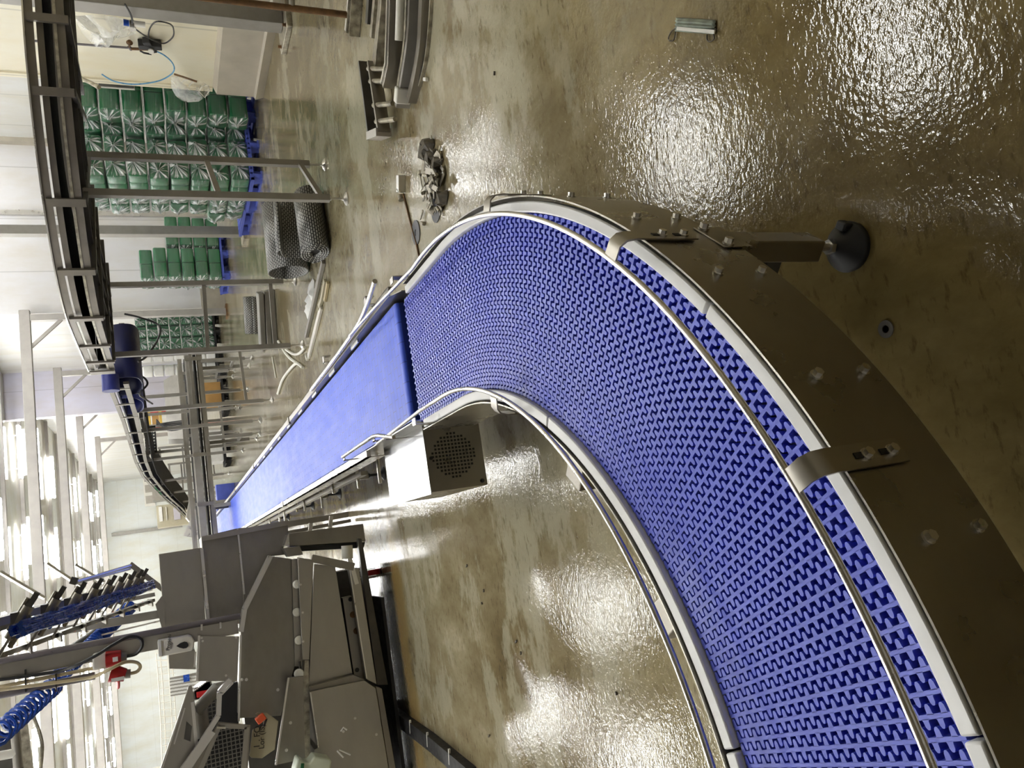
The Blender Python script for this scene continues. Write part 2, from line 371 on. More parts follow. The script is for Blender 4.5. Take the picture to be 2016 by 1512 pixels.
# ---------------------------------------------------------------- curved conveyor in front
CC = (-.77, 2.43); RI, RO = 1.187, 1.690; BZ = .570
def pol(r, deg, z=0.): return V((CC[0]+r*math.cos(math.radians(deg)), CC[1]+r*math.sin(math.radians(deg)), z))
cv = thing('curved_conveyor', 'curved belt conveyor with perforated blue belt between white edge strips, nearest the camera', 'conveyor', (.55, 1.35, 0))
def belt_rows():
    b = MB(); dth = math.degrees(.0305/RO); rows = []
    for k in range(108): rows.append((pol(0, 0), V((math.cos(math.radians(-k*dth)), math.sin(math.radians(-k*dth)), 0)), V((-math.sin(math.radians(-k*dth)), math.cos(math.radians(-k*dth)), 0))))
    for k in range(1, 20): rows.append((V((CC[0], CC[1]+k*.0262, 0)), V((1, 0, 0)), V((0, 1, 0))))
    cell = (RO-RI)/20; D = .018
    for c, er, et in rows:
        def P(r, s, z): return c+er*r+et*s+V((0, 0, BZ+z))
        def pz(poly):
            n = len(poly)
            P2 = [P(r, s, 0) for r, s in poly]+[P(r, s, -D) for r, s in poly]
            b.add(P2, [tuple(range(n))]+[(i, i+n, (i+1) % n+n, (i+1) % n) for i in range(n)])
        pz([(RI+.002, -.0033), (RO-.002, -.0033), (RO-.002, .0033), (RI+.002, .0033)])
        for j in range(20):
            r0 = RI+.001+j*cell; w = .0091
            for a0, sg in ((r0+.0008, 1), (r0+.0140, -1)):
                a1 = a0+w; q = [(a0-.0022, .0025), (a0-.0004, .0050), (a0+.0003, .0125), (a0+.0022, .0160), (a0+.0040, .0167), (a1-.0040, .0167), (a1-.0022, .0160), (a1-.0003, .0125), (a1+.0004, .0050), (a1+.0022, .0025)]
                q = [(x, y*sg) for x, y in q]; pz(q[::-1] if sg > 0 else q)
    return b
belt_rows().build('belt', 'belt', cv, smooth=False, recalc=False)
def ann(b, r0, r1, a0, a1, z0, z1, n=60, straight=None):
    pts = []
    if straight: pts += [V((CC[0], straight, 0))]
    b2 = [(r0, z0), (r1, z0), (r1, z1), (r0, z1)]
    P = []
    st = [(0, straight)] if straight else []
    steps = ([('s', straight)] if straight else [])+[('a', a0+(a1-a0)*i/n) for i in range(n+1)]
    for k, v in steps:
        for r, z in b2: P.append(V((CC[0]+r, v, z)) if k == 's' else pol(r, v, z))
    m = len(steps)
    fs = [(i*4+k, i*4+(k+1) % 4, (i+1)*4+(k+1) % 4, (i+1)*4+k) for i in range(m-1) for k in range(4)]+[(0, 1, 2, 3), (4*m-1, 4*m-2, 4*m-3, 4*m-4)]
    return b.add(P, fs)
AE = -108
ann(MB(), RI+.01, RO-.01, 0, AE, .445, .455, straight=2.9).build('return_belt', 'beltdark', cv)
# side plates
ann(MB(), 1.732, 1.736, 0, AE, .372, .588, 80, straight=2.86).build('outer_side_plate', 'plate', cv)
ann(MB(), 1.143, 1.147, 0, AE, .372, .588, 80, straight=2.86).build('inner_side_plate', 'plate', cv)
# white wear strips in lengths with joints
for a0, a1, st in ((0, -50.55, 2.86), (-50.8, -76.4, None), (-76.6, AE, None)):
    ann(MB(), 1.692, 1.722, a0, a1, .556, .584, 40, straight=st).build('outer_edge_strip', 'white', cv, bev=.004)
for a0, a1, st in ((0, -31.6, 2.86), (-31.8, -76, None), (-76.3, AE, None)):
    ann(MB(), 1.153, 1.185, a0, a1, .556, .584, 40, straight=st).build('inner_edge_strip', 'white', cv, bev=.004)
# guide rods
def rodpath(r, z, a0, a1, pre): return [V(p) for p in pre]+arc(CC, r, a0, a1, z, 70)
MB().tube(rodpath(1.688, .645, 4, AE, [(.965, 3.62, .645), (.945, 3.1, .645), (.925, 2.75, .645)]), .0068, 10).build('outer_guide_rod', 'steel_light', cv)
MB().tube(rodpath(1.193, .645, 0, AE, [(.400, 3.36, .645), (.412, 3.0, .645), (.423, 2.7, .645)]), .0068, 10).build('inner_guide_rod', 'steel_light', cv)
# bent flat brackets holding the rods
def bracket(deg, outer=True, pos=None, fwd=None, bolts=(.54, .487)):
    w = .021; b = MB()
    if outer: prof = [(1.7395, .462), (1.7395, .612), (1.7355, .633), (1.724, .646), (1.694, .649)]
    else: prof = [(1.140, .45), (1.140, .628), (1.143, .648), (1.155, .660), (1.188, .660)] if False else [(1.1405, .43), (1.1405, .618), (1.146, .636), (1.157, .646), (1.187, .649)]
    th = .0035
    P = []
    for i, (r, z) in enumerate(prof):
        for s in (-w, w):
            for k in (0, 1):
                if outer: q = (r+(th if k else 0)*(1 if i < 3 else .3), z+(th if k else 0)*(0 if i < 2 else 1))
                else: q = (r-(th if k else 0)*(1 if i < 3 else .3), z+(th if k else 0)*(0 if i < 2 else 1))
                c = pol(q[0], deg, q[1]); t = V((-math.sin(math.radians(deg)), math.cos(math.radians(deg)), 0)); P.append(c+t*s)
    n = len(prof); fs = []
    for i in range(n-1):
        a, c = i*4, (i+1)*4
        fs += [(a, c, c+2, a+2), (a+1, a+3, c+3, c+1), (a, a+1, c+1, c), (a+2, c+2, c+3, a+3)]
    fs += [(0, 2, 3, 1), (n*4-4, n*4-3, n*4-1, n*4-2)]
    o = b.add(P, fs).build('rod_bracket', 'steel', cv)
    nr = V((math.cos(math.radians(deg)), math.sin(math.radians(deg)), 0))*(1 if outer else -1)
    for z in bolts:
        c = pol(1.744 if outer else 1.136, deg, z)
        MB().bolt(c, nr, .008, .008).build('bolt', 'steel_light', o)
        MB().box(c-nr*.001+V((0, 0, .014)), (.004, .010, .022), Matrix.Rotation(math.radians(deg), 3, 'Z')).build('slot', 'black', o)
for d in (-20.5, -42.6, -63.5, -86): bracket(d)
bracket(-22, False); bracket(-88, False)
b = MB().box(pol(1.105, -39.5, .535), (.07, .075, .085), Matrix.Rotation(math.radians(-39.5), 3, 'Z')); b.build('frame_lug', 'steel_dull', cv, bev=.004)
b = MB().box(pol(1.105, -62.3, .535), (.07, .075, .085), Matrix.Rotation(math.radians(-62.3), 3, 'Z')); b.build('frame_lug', 'steel_dull', cv, bev=.004)
for x, y0, s in ((.955, 2.80, 1), (.395, 2.76, -1)):
    b = MB(); b.mm((x-.002+.012*s, y0-.02, .5), (x+.002+.012*s, y0+.02, .65)); b.mm((x-.012, y0-.02, .648), (x+.012, y0+.02, .652)); b.build('rod_bracket', 'steel_light', cv)
# side plate bolts
for k in range(10):
    d = -18-10.02*k
    for z in (.515, .409):
        MB().bolt(pol(1.737, d, z), (math.cos(math.radians(d)), math.sin(math.radians(d)), 0), .0085, .009).build('bolt', 'steel_light', cv)
for d in (-12, -15.5, -19): MB().bolt(pol(1.142, d, .515), (-math.cos(math.radians(d)), -math.sin(math.radians(d)), 0), .0085, .012).build('bolt', 'steel_light', cv)
# leg with mounting plate, cross bar and adjustable foot
def leg(deg, r, out=1, name='leg'):
    R = Matrix.Rotation(math.radians(deg+90), 3, 'Z'); c = pol(r, deg)
    lg = MB().box((c.x, c.y, .265), (.062, .05, .30), R).build(name, 'plate', cv, bev=.004)
    pl = MB().box(pol(1.738 if out > 0 else 1.141, deg, .395)+V((0, 0, -.012)), (.115, .004, .075), R).build('mounting_plate', 'plate', lg, bev=.0015)
    if out > 0:
        for s in (-.044, .044):
            cc = pol(1.742, deg, .403)+(R @ V((s, 0, 0))); MB().bolt(cc, (math.cos(math.radians(deg)), math.sin(math.radians(deg)), 0), .0095, .010).build('bolt', 'steel_light', lg)
    ft = MB().lathe([(.058, 0), (.060, .010), (.056, .018), (.030, .040), (.020, .052), (.014, .056)], (c.x, c.y, 0), 28).build('foot', 'black', lg)
    MB().cyl((c.x, c.y, .05), (c.x, c.y, .125), .010, 12).build('threaded_stud', 'steel_light', ft)
    MB().cyl((c.x, c.y, .060), (c.x, c.y, .072), .018, 6).build('lock_nut', 'steel_light', ft)
    q = c+(R @ V((.012, -.050*out if False else -.046, 0))); MB().box((q.x, q.y, .030), (.030, .022, .026), R).build('foot_lug', 'black', ft, bev=.005)
    return c
c1 = leg(-42.6, 1.715); c2 = leg(-42.6, 1.17, -1)
MB().bar(V((c1.x, c1.y, .235)), V((c2.x, c2.y, .235)), .04, .04).build('cross_bar', 'dark', cv)
c3 = leg(-95, 1.715); c4 = leg(-95, 1.17, -1)
c5 = leg(-4, 1.715); c6 = leg(-4, 1.17, -1)

# ---------------------------------------------------------------- long straight conveyor
sc = thing('straight_conveyor', 'long straight conveyor with glossy solid blue belt running away behind the curved one', 'conveyor', (.69, 9, 0))
XL, XR, YA, YE = .44, .945, 2.965, 20.5
prof = []
prof = [(YA+.115, BZ+.002), (YA+.098, BZ), (YA+.088, BZ-.008), (YA+.085, BZ-.02), (YA+.085, BZ-.12), (YA+.10, BZ-.135)]
pts = [(YE, BZ+.002)]+prof+[(YE, BZ-.138)]
b = MB(); n = len(pts)
P = [V((x, y, z)) for y, z in pts for x in (XL, XR)]
b.add(P, [(2*i, 2*i+1, 2*i+3, 2*i+2) for i in range(n-1)])
b.build('belt', 'brick', sc)
b = MB(); b.prism([(XR+.012, YA-.03, .455), (XR+.012, YA-.03, .575), (XR+.022, YA+.08, .60), (XR+.022, YE, .60), (XR+.022, YE, .455)], (.004, 0, 0)); b.mm((XR+.022, YA+.06, .598), (XR+.062, YE, .602)); b.mm((XR+.058, YA+.06, .575), (XR+.062, YE, .602))
b.build('right_side_plate', 'steel', sc)
b = MB(); b.mm((XL-.018, YA-.03, .44), (XL-.014, YE, .59)); b.mm((XL-.050, 3.80, .572), (XL-.014, YE, .592)); b.mm((XL-.050, 3.80, .50), (XL-.046, YE, .592)); b.build('left_side_plate', 'steel_light', sc)
for y in (6.15, 9.1, 12, 15): MB().mm((XR+.008, y-.03, .59), (XR+.066, y+.03, .608)).build('joint_plate', 'steel_dull', sc); MB().mm((XL-.055, y+.9, .56), (XL-.010, y+.98, .597)).build('joint_plate', 'steel_light', sc)
for y in [3.7+i*.62 for i in range(9)]: MB().mm((XR+.004, y, .585), (XR+.024, y+.16, .592)).build('wear_strip', 'white', sc)
for y in (3.28, 4.35): 
    b = MB(); b.mm((XR+.06, y-.02, .50), (XR+.064, y+.02, .64)); b.mm((XR+.06, y-.02, .636), (XR+.10, y+.02, .64)); b.mm((XR+.097, y-.02, .60), (XR+.10, y+.02, .64)); b.build('rail_bracket', 'steel_light', sc)
MB().tube(smooth_path([(XR+.085, 3.02, .655), (XR+.055, 3.25, .64), (XR+.042, 3.5, .625), (XR+.040, 4.0, .615), (XR+.040, 5.0, .612)], 6), .011, 10).build('right_guide_rod', 'steel_light', sc)
MB().tube([(XL-.01, 4.02, .665), (XL-.01, 3.32, .668), (XL-.018, 3.25, .664), (XL-.052, 3.10, .640)], .0085, 10).build('left_guide_rod', 'steel_light', sc)
for y in (4.02, 3.36): 
    b = MB(); b.mm((XL-.030, y-.018, .50), (XL-.026, y+.018, .66)); b.mm((XL-.03, y-.018, .656), (XL-.004, y+.018, .66)); b.build('rod_bracket', 'steel_light', sc)
# drive motor guard on the left
g = MB().mm((.145, 3.10, .262), (.418, 3.735, .515)).build('motor_guard', 'plate', sc, bev=.002)
MB().mm((.137, 3.088, .515), (.425, 3.745, .519)).build('guard_lid', 'lid', g, bev=.001)
b = MB()
for i in range(-6, 7):
    for j in range(-6, 7):
        if i*i+j*j <= 38: b.mm((.288+i*.0152-.0043, 3.0975, .395+j*.0152-.0043), (.288+i*.0152+.0043, 3.0995, .395+j*.0152+.0043))
b.build('vent_holes', 'black', g, smooth=False)
MB().bolt((.165, 3.098, .285), (0, -1, 0), .007).build('bolt', 'black', g); MB().bolt((.285, 3.098, .495), (0, -1, 0), .006).build('bolt', 'black', g)
# legs, feet, return rollers under the long conveyor
for y, xs_ in ((5.8, (.46, .93)), (7.52, (.46, .93)), (9.1, (.46, .93)), (11.2, (.46, .93)), (13.5, (.46, .93)), (16, (.46, .93)), (19, (.46, .93))):
    for x in xs_:
        l = MB().mm((x-.024, y-.024, .125), (x+.024, y+.024, .5)).build('leg', 'steel_dull', sc)
        foot(l, x, y, .125, .05, 'black')
    MB().bar((xs_[0], y, .22), (xs_[1], y, .22), .03, .03).build('cross_bar', 'steel_dull', sc)
for i in range(14):
    y = 4.15+i*.66
    MB().cyl((XL-.16+.03*(i % 3), y, .455-.03*(i % 2)), (XR, y, .455-.03*(i % 2)), .010, 8).build('return_roller_axle', 'steel_light', sc)
MB().mm((XL-.07, 4.6, .41), (XL-.045, 12, .45)).build('return_rail', 'steel_dull', sc)
# ---------------------------------------------------------------- overhead conveyors
oc = thing('overhead_conveyor', 'raised conveyor curving overhead with dark belt and ladder sides, before the green bundles', 'conveyor', (2.9, 6.3, 0))
C2 = (3.75, 6.95)
def opath(lat, z, y1=8.55):
    r = 1.70-lat; p = [V((8.5, 6.95-r, z))]+[V((8.5-(8.5-3.75)*i/4, 6.95-r, z)) for i in range(1, 4)]
    p += [V((3.75+r*math.cos(math.radians(270-90*i/28)), 6.95+r*math.sin(math.radians(270-90*i/28)), z)) for i in range(29)]
    return p+[V((3.75-r, y1, z))]
def rect(a, b, c, d): return [(a, c), (b, c), (b, d), (a, d)]
for lat, nm in ((0, 'outer'), (.99, 'inner')):
    s = 1 if lat == 0 else -1
    MB().sweep(opath(lat, 0), rect(0, s*.012, 2.058, 2.11)).build(nm+'_upper_rail', 'ocs', oc)
    MB().sweep(opath(lat, 0), rect(s*-.012, s*.02, 2.108, 2.118)).build(nm+'_rail_lip', 'steel_light', oc)
    MB().sweep(opath(lat, 0), rect(s*.022, s*.035, 2.005, 2.045)).build(nm+'_belt_guard', 'ocs', oc)
    MB().sweep(opath(lat, 0), rect(s*.0, s*.012, 1.878, 1.925)).build(nm+'_lower_rail', 'ocs', oc)
    MB().sweep(opath(lat, 0), rect(s*-.006, s*.02, 1.926, 1.944)).build(nm+'_wear_strip', 'wornbar', oc)
MB().sweep(opath(.06, 0), rect(0, .87, 2.03, 2.045)).build('belt', 'blackbelt', oc)
MB().sweep(opath(.06, 0), rect(0, .87, 1.93, 1.942)).build('return_belt', 'blackbelt', oc)
for i in range(1, 5): MB().sweep(opath(.10+i*.165, 0), rect(0, .02, 1.86, 1.93)).build('return_wear_strip', 'dark', oc)
def opt(deg, lat): r = 1.70-lat; return V((C2[0]+r*math.cos(math.radians(deg)), C2[1]+r*math.sin(math.radians(deg)), 0))
for d in (266, 250, 226, 207, 186):
    p = opt(d, -.012); R = Matrix.Rotation(math.radians(d), 3, 'Z')
    MB().box((p.x, p.y, 1.975), (.022, .055, .24), R).build('tie_plate', 'ocs', oc)
    q = opt(d, .98); MB().bar((p.x, p.y, 1.86), (q.x, q.y, 1.86), .04, .03).build('cross_tie', 'dark', oc)
for y in (7.6, 8.2): MB().mm((2.03, y-.03, 1.86), (2.052, y+.03, 2.10)).build('tie_plate', 'ocs', oc); MB().mm((2.05, y-.02, 1.85), (3.04, y+.02, 1.88)).build('cross_tie', 'dark', oc)
def post(par, x, y, z1, w=.052, z0=.14, m='galv'):
    l = MB().mm((x-w/2, y-w/2, z0), (x+w/2, y+w/2, z1)).build('leg', m, par); foot(l, x, y, z0, .055, 'steel_light'); return l
LG = [(2.70, 5.86, 1.88), (3.30, 6.47, 1.90), (2.95, 8.60, 1.88), (2.21, 8.60, 1.88)]
for x, y, z in LG: post(oc, x, y, z)
for a, b_, z in ((0, 1, .97), (0, 1, .20), (2, 3, .97), (2, 3, .28)):
    MB().bar((*LG[a][:2], z), (*LG[b_][:2], z+.02), .03, .04).build('leg_brace', 'galv', oc)
# hanging return belt loop at its end
def belt_loop(par, x0, x1, pts, m, name):
    b = MB(); n = len(pts); P = [V((x, y, z)) for y, z in pts for x in (x0, x1)]
    b.add(P, [(2*i, 2*i+1, 2*i+3, 2*i+2) for i in range(n-1)]); return b.build(name, m, par, solid=.012)
MB().tube([(2.06, 8.56, 1.98), (3.02, 8.56, 1.98)], .05, 14).build('end_roller', 'dark', oc)
MB().mm((2.02, 8.50, 1.88), (2.036, 8.62, 2.10)).build('end_plate', 'ocs', oc)
# second run, straight and then sloping down
o2 = thing('sloping_conveyor', 'raised ladder sided conveyor running away and sloping down behind the overhead curve', 'conveyor', (2.6, 16, 0))
ZP = [(9.25, 2.00), (11.6, 1.98), (16.0, 2.00), (18.6, 1.96), (21.8, 1.80), (25.2, 1.60), (30.0, 1.25), (35.5, .92)]
def zz(y):
    for (a, za), (b_, zb) in zip(ZP, ZP[1:]):
        if a <= y <= b_: return za+(zb-za)*(y-a)/(b_-a)
    return ZP[-1][1]
for x in (2.06, 2.72):
    MB().sweep([(x, y, z) for y, z in ZP], rect(-.015, .015, -.045, .0)).build('upper_rail', 'ocs', o2)
    MB().sweep([(x, y, z) for y, z in ZP], rect(-.015, .015, -.215, -.16)).build('lower_rail', 'ocs', o2)
MB().sweep([(2.39, y, z) for y, z in ZP], rect(-.30, .30, -.075, -.06)).build('belt', 'navy', o2)
MB().sweep([(2.39, y, z) for y, z in ZP[1:]], rect(-.30, .30, -.30, -.285)).build('return_belt', 'blackbelt', o2)
for y in (9.5, 10.4, 11.3, 12.6, 13.7, 15, 16.2, 17.6, 19, 20.6, 22.4, 24.2, 26.4, 28.8, 31.6):
    MB().mm((2.04, y-.025, zz(y)-.215), (2.056, y+.025, zz(y)-.01)).build('tie_plate', 'steel_dull', o2)
lp = smooth_path([(0, 9.22, 1.95), (0, 9.16, 1.80), (0, 9.25, 1.69), (0, 9.6, 1.655), (0, 10.0, 1.69), (0, 10.1, 1.80), (0, 10.08, 1.93)], 5)
belt_loop(o2, 2.10, 2.70, [(p.y, p.z) for p in lp], 'navy', 'hanging_belt_loop')
lp = smooth_path([(0, 10.3, 1.92), (0, 10.3, 1.78), (0, 10.6, 1.69), (0, 11.1, 1.70), (0, 11.35, 1.80), (0, 11.35, 1.90)], 5)
belt_loop(o2, 2.10, 2.60, [(p.y, p.z) for p in lp], 'beltdark', 'hanging_belt_loop')
MB().tube([(1.95, 9.12, 1.955), (2.13, 9.12, 1.955)], .085, 16).build('belt_nose', 'beltdark', o2)
for x, y in ((2.18, 11.58), (3.03, 11.9), (2.18, 13.3), (3.03, 14.87), (2.18, 16.93), (3.03, 16.6), (2.2, 21.4), (3.03, 21.4), (2.2, 25), (3.03, 25), (2.2, 29), (3.03, 29.2), (2.2, 33)):
    post(o2, x, y, zz(y)-.2, .052, .13)
for y in (11.74, 15.7, 21.4, 25): MB().bar((2.1, y, zz(y)-.24), (3.05, y+.05, zz(y)-.24), .03, .05).build('cross_tie', 'galv', o2)
for y in (11.7, 16.8, 21.4, 25): MB().bar((2.18, y, .35), (3.03, y+.1, .37), .03, .04).build('leg_brace', 'galv', o2); MB().bar((2.18, y, 1.05), (3.03, y+.1, 1.05), .03, .04).build('leg_brace', 'galv', o2)
# cables drooping below
def cable(name, pts, r, m, label, cat='cable', group=None): return MB().tube(smooth_path(pts, 6), r, 7).build(name, m, None, label, cat, group)
cable('hanging_cable', [ay(245, 618, 9.5), ay(275, 625, 9.5), ay(312, 640, 9.5), ay(312, 665, 9.4), ay(290, 700, 9.2), ay(272, 712, 9.1)], .012, 'cable', 'black cable looping down from the overhead curve beside the wall')
cable('hanging_cable', [ay(272, 738, 9.9), ay(285, 745, 9.9), ay(290, 757, 9.9), ay(275, 775, 9.9), ay(285, 785, 10.2), ay(300, 795, 11)], .012, 'cable', 'black cable wriggling below the dark belt loop of the sloping conveyor')

# ---------------------------------------------------------------- portal frames
for i, (y, nm, zt, w) in enumerate(((17.45, 'nearest', 3.9, .13), (22.4, 'second', 3.9, .13), (27.4, 'third', 3.9, .14), (35.0, 'farthest', 3.95, .15))):
    t = thing('portal_frame', 'grey steel portal frame with diagonal brace, %s of the row of four overhead beams' % nm, 'frame', (5.35, y, 0), 'overhead portal frames')
    px = 5.33 if i < 3 else 5.9
    if i == 3: px = 5.5
    MB().mm((px-w/2, y-w/2, .02), (px+w/2, y+w/2, zt-.19)).build('post', 'gantry', t)
    MB().mm((px-.14, y-.14, 0), (px+.14, y+.14, .03)).build('base_plate', 'rust', t)
    MB().mm((-13.5, y-w/2, zt-.19), (px+.16, y+w/2, zt)).build('beam', 'gantry', t, bev=.01)
    MB().bar((px, y, zt-.78), (px-.62, y, zt-.15), .06, .06).build('brace', 'gantry', t)
    MB().mm((-13.5, y-w/2, .0), (-13.35, y+w/2, zt-.19)).build('post', 'gantry', t)

# ---------------------------------------------------------------- posts by the partition
t = thing('steel_post', 'square grey steel post on a bolted base plate in front of the cream partition', 'post', (5.33, 7.35, 0))
MB().mm((5.25, 7.27, .06), (5.42, 7.44, LZ)).build('shaft', 'galv', t, bev=.006); b = MB().mm((5.13, 7.13, 0), (5.55, 7.62, .055)); b.build('base_plate', 'wornbar', t, bev=.006)
for sx in (5.18, 5.50):
    for sy in (7.19, 7.56): MB().bolt((sx, sy, .056), (0, 0, 1), .016, .03).build('anchor_bolt', 'rust', t)
t = thing('steel_post', 'slim grey steel post between the two nearest pallets of green bundles', 'post', (5.27, 12.81, 0))
MB().mm((5.20, 12.74, .04), (5.34, 12.88, LZ)).build('shaft', 'galv', t); MB().mm((5.08, 12.62, 0), (5.46, 13.0, .05)).build('base_plate', 'wornbar', t)
t = thing('pipe_stand', 'dark round pipe stand with side branch at the picture edge by the post', 'stand', (3.8, 5.08, 0))
MB().cyl((3.8, 5.08, 0), (3.8, 5.08, 1.5), .024, 12).build('upright', 'rust', t); MB().cyl((3.8, 5.08, .42), (4.6, 4.9, .42), .022, 12).build('side_branch', 'galv', t)

# ---------------------------------------------------------------- pallets and wrapped green bundles
def pallet_proto(m, w=1.2, d=1.0):
    t = thing('pallet', 'x', 'pallet', (0, 0, 0), 'plastic pallets under the bundles')
    b = MB()
    for i in range(15): x = -w/2+.03+i*(w-.06)/14; b.mm((x-.012, -d/2, .122), (x+.012, d/2, .15))
    for i in range(13): y = -d/2+.03+i*(d-.06)/12; b.mm((-w/2, y-.012, .124), (w/2, y+.012, .149))
    b.mm((-w/2, -d/2, .11), (w/2, -d/2+.04, .15)); b.mm((-w/2, d/2-.04, .11), (w/2, d/2, .15)); b.mm((-w/2, -d/2, .11), (-w/2+.04, d/2, .15)); b.mm((w/2-.04, -d/2, .11), (w/2, d/2, .15))
    b.build('deck', m, t)
    for x in (-w/2+.09, 0, w/2-.09):
        for y in (-d/2+.09, 0, d/2-.09): MB().tube([(x, y, 0), (x, y, .115)], [.095, .115], 4).build('block', m, t, smooth=False)
    for x in (-w/2+.09, 0, w/2-.09): MB().mm((x-.06, -d/2, 0), (x+.06, d/2, .022)).build('runner', m, t)
    return t
PAL = pallet_proto('pallet'); PAL.location = (5.47, 10.72, 0); PAL['label'] = 'blue plastic pallet under the tall near stack of green bundles, front one'
PAL.scale = (.9, 1.0, 1); PAL.rotation_euler = (0, 0, .03)
dup(PAL, (6.62, 10.40, 0), -.02, 'blue plastic pallet half hidden behind the partition corner', scale=(.9, 1, 1))
dup(PAL, (5.55, 11.85, 0), .02, 'blue plastic pallet behind the front one under the tall near stack', scale=(.9, 1.0, 1))
dup(PAL, (6.10, 16.45, 0), .04, 'blue plastic pallet under the shorter bundle stack by the white wall')
PB = pallet_proto('black'); PB.location = (5.58, 20.3, 0); PB['label'] = 'black pallet under the far mixed stack of green and white bundles'; PB['group'] = 'black pallets in the distance'

def bundle_mesh(seed, w=.264, d=.44, h=.237):
    rd = random.Random(seed); body = MB(); r = .03
    def rbox(mb, x0, x1, y0, y1, z0, z1, r):
        pr = []
        for cx, cz, a in ((x1-r, z1-r, 0), (x0+r, z1-r, 90), (x0+r, z0+r, 180), (x1-r, z0+r, 270)):
            pr += [(cx+r*math.cos(math.radians(a+45*k)), cz+r*math.sin(math.radians(a+45*k))) for k in range(3)]
        n = len(pr); P = []
        for y, s in ((y0, .93), (y0+.012, 1), (y1-.012, 1), (y1, .93)):
            mx, mz = (x0+x1)/2, (z0+z1)/2; P += [V((mx+(x-mx)*s, y, mz+(z-mz)*s)) for x, z in pr]
        mb.add(P, [(i*n+k, i*n+(k+1) % n, (i+1)*n+(k+1) % n, (i+1)*n+k) for i in range(3) for k in range(n)]+[tuple(range(n)), tuple(3*n+k for k in range(n))[::-1]])
    rbox(body, -w/2, w/2, .012, d/2, .004, h-.006, r); rbox(body, -w/2, w/2, d/2+.008, d, .004, h-.006, r)
    f = MB(); n = 60; rings = []; A = []
    def per(t, s, y, jit):
        a = 2*PI*t; ca, sa = math.cos(a), math.sin(a); e = 5
        k = (abs(ca)**e+abs(sa)**e)**(-1/e); return V((ca*k*w/2*s+rd.uniform(-jit, jit), y+rd.uniform(-jit, jit), h/2+sa*k*h/2*s+rd.uniform(-jit, jit)))
    kn = V((rd.uniform(-.05, .05), 0, h/2+rd.uniform(-.04, .05)))
    gv = [rd.choice([-.1, .0, .1, .25, .5, .95]) for _ in range(60)]
    P = []; spec = [(1.035, d, .003), (1.04, d*.66, .006), (1.04, d*.33, .006), (1.04, .02, .005)]
    for s, y, j in spec: P += [per(k/n, s, y, j) for k in range(n)]; A += [max(0, rd.uniform(-.3, .25))+(.1 if y < .1 else 0) for k in range(n)]
    for q, yy in ((.72, -.004), (.42, -.016), (.2, -.026)):
        for k in range(n):
            p = per(k/n, 1.0, 0, .003); c = kn+(p-kn)*q; z = (1 if k % 2 else -1)*.016*(1.1-q)+rd.uniform(-.008, .008); P.append(V((c.x, yy+z, c.z))); A.append(min(1, max(0, gv[(k+(k*k//7) % 2)//2 % 30]*.8+gv[30+k % 30]*.25+rd.uniform(-.15, .15)))*(.85 if q > .6 else 1))
    P += [kn+V((math.cos(2*PI*k/n)*.012, -.05+rd.uniform(-.03, .01), math.sin(2*PI*k/n)*.012)) for k in range(n)]
    A += [.8]*n; f.attr = A
    m = 8
    f.add(P, [(i*n+k, i*n+(k+1) % n, (i+1)*n+(k+1) % n, (i+1)*n+k) for i in range(m-1) for k in range(n)])
    return body, f
protos = []
def make_bundle(seed, **k):
    t = thing('crate_bundle', 'x', 'crate bundle', (0, 0, 0)); a, f = bundle_mesh(seed, **k)
    a.build('crates', 'green', t); f.build('film_wrap', 'film', t); return t
BW = {'S': [make_bundle(s) for s in range(4)], 'L': [make_bundle(20+s, d=.60, w=.33, h=.237) for s in range(2)]}
used = set()
def bundle(kind, v, loc, rz, label, group):
    p = BW[kind][v % len(BW[kind])]
    if p.name not in used:
        used.add(p.name); p.location = loc; p.rotation_euler = (0, 0, rz); p['label'] = label; p['group'] = group; return p
    return dup(p, loc, rz, label, group)
rn = random.Random(3)
ROW = ['bottom', 'second', 'third', 'fourth', 'fifth', 'sixth', 'seventh', 'top']
q = 0
G1 = 'film wrapped green bundles in the tall near stack'
for r in range(8):
    z = .152+r*.252; j = lambda s=.02: rn.uniform(-s, s)
    colz = [('L', (5.63+j(), 9.98+j(.03), z), -PI/2, 'sideways column by the partition'), ('S', (5.74+j(.012), 10.36+j(.04), z), j(.06), 'inner front column'), ('S', (5.43+j(.012), 10.34+j(.05), z), j(.06), 'middle front column'),
            ('S', (5.125+j(.012), 10.34+j(.05), z), j(.06), 'front corner column'), ('S', (4.97+j(.03), 11.00+j(.010), z), -PI/2+j(.05), 'first side column'),
            ('S', (4.98+j(.03), 11.29+j(.010), z), -PI/2+j(.05), 'second side column'), ('L', (6.25+j(.01), 10.02+j(.03), z), -PI/2, 'column hidden by partition'), ('S', (5.0+j(.03), 11.58+j(.010), z), -PI/2+j(.05), 'rear side column')]
    for k, (kd, loc, rz, nm) in enumerate(colz):
        if k == 7 and r > 1: continue
        bundle(kd, rn.randrange(9), loc, rz, 'green bundle in clear film, %s layer of the tall stack, %s' % (ROW[r], nm), G1)
for r in range(6):
    for k, (x, y) in enumerate(((5.60, 16.10), (6.25, 16.08), (5.60, 16.50))):
        if r > 3 and k == 1: continue
        bundle('L', rn.randrange(9), (x+rn.uniform(-.02, .03), y+rn.uniform(-.02, .03), .152+r*.252), -PI/2+rn.uniform(-.03, .03), 'green bundle lying sideways, %s layer, %s of the shorter stack by the white wall' % (ROW[r], ['outer front', 'inner front', 'rear row'][k]), 'film wrapped green bundles in the shorter stack')
for r in range(7):
    for k in range(3):
        bundle('S', rn.randrange(9), (5.33+k*.30, 19.88+rn.uniform(-.03, .03), .152+r*.25), rn.uniform(-.05, .05), 'small distant green bundle, %s layer, %s column beyond the white wall corner' % (ROW[r], ['left', 'middle', 'right'][k]), 'distant green bundles')
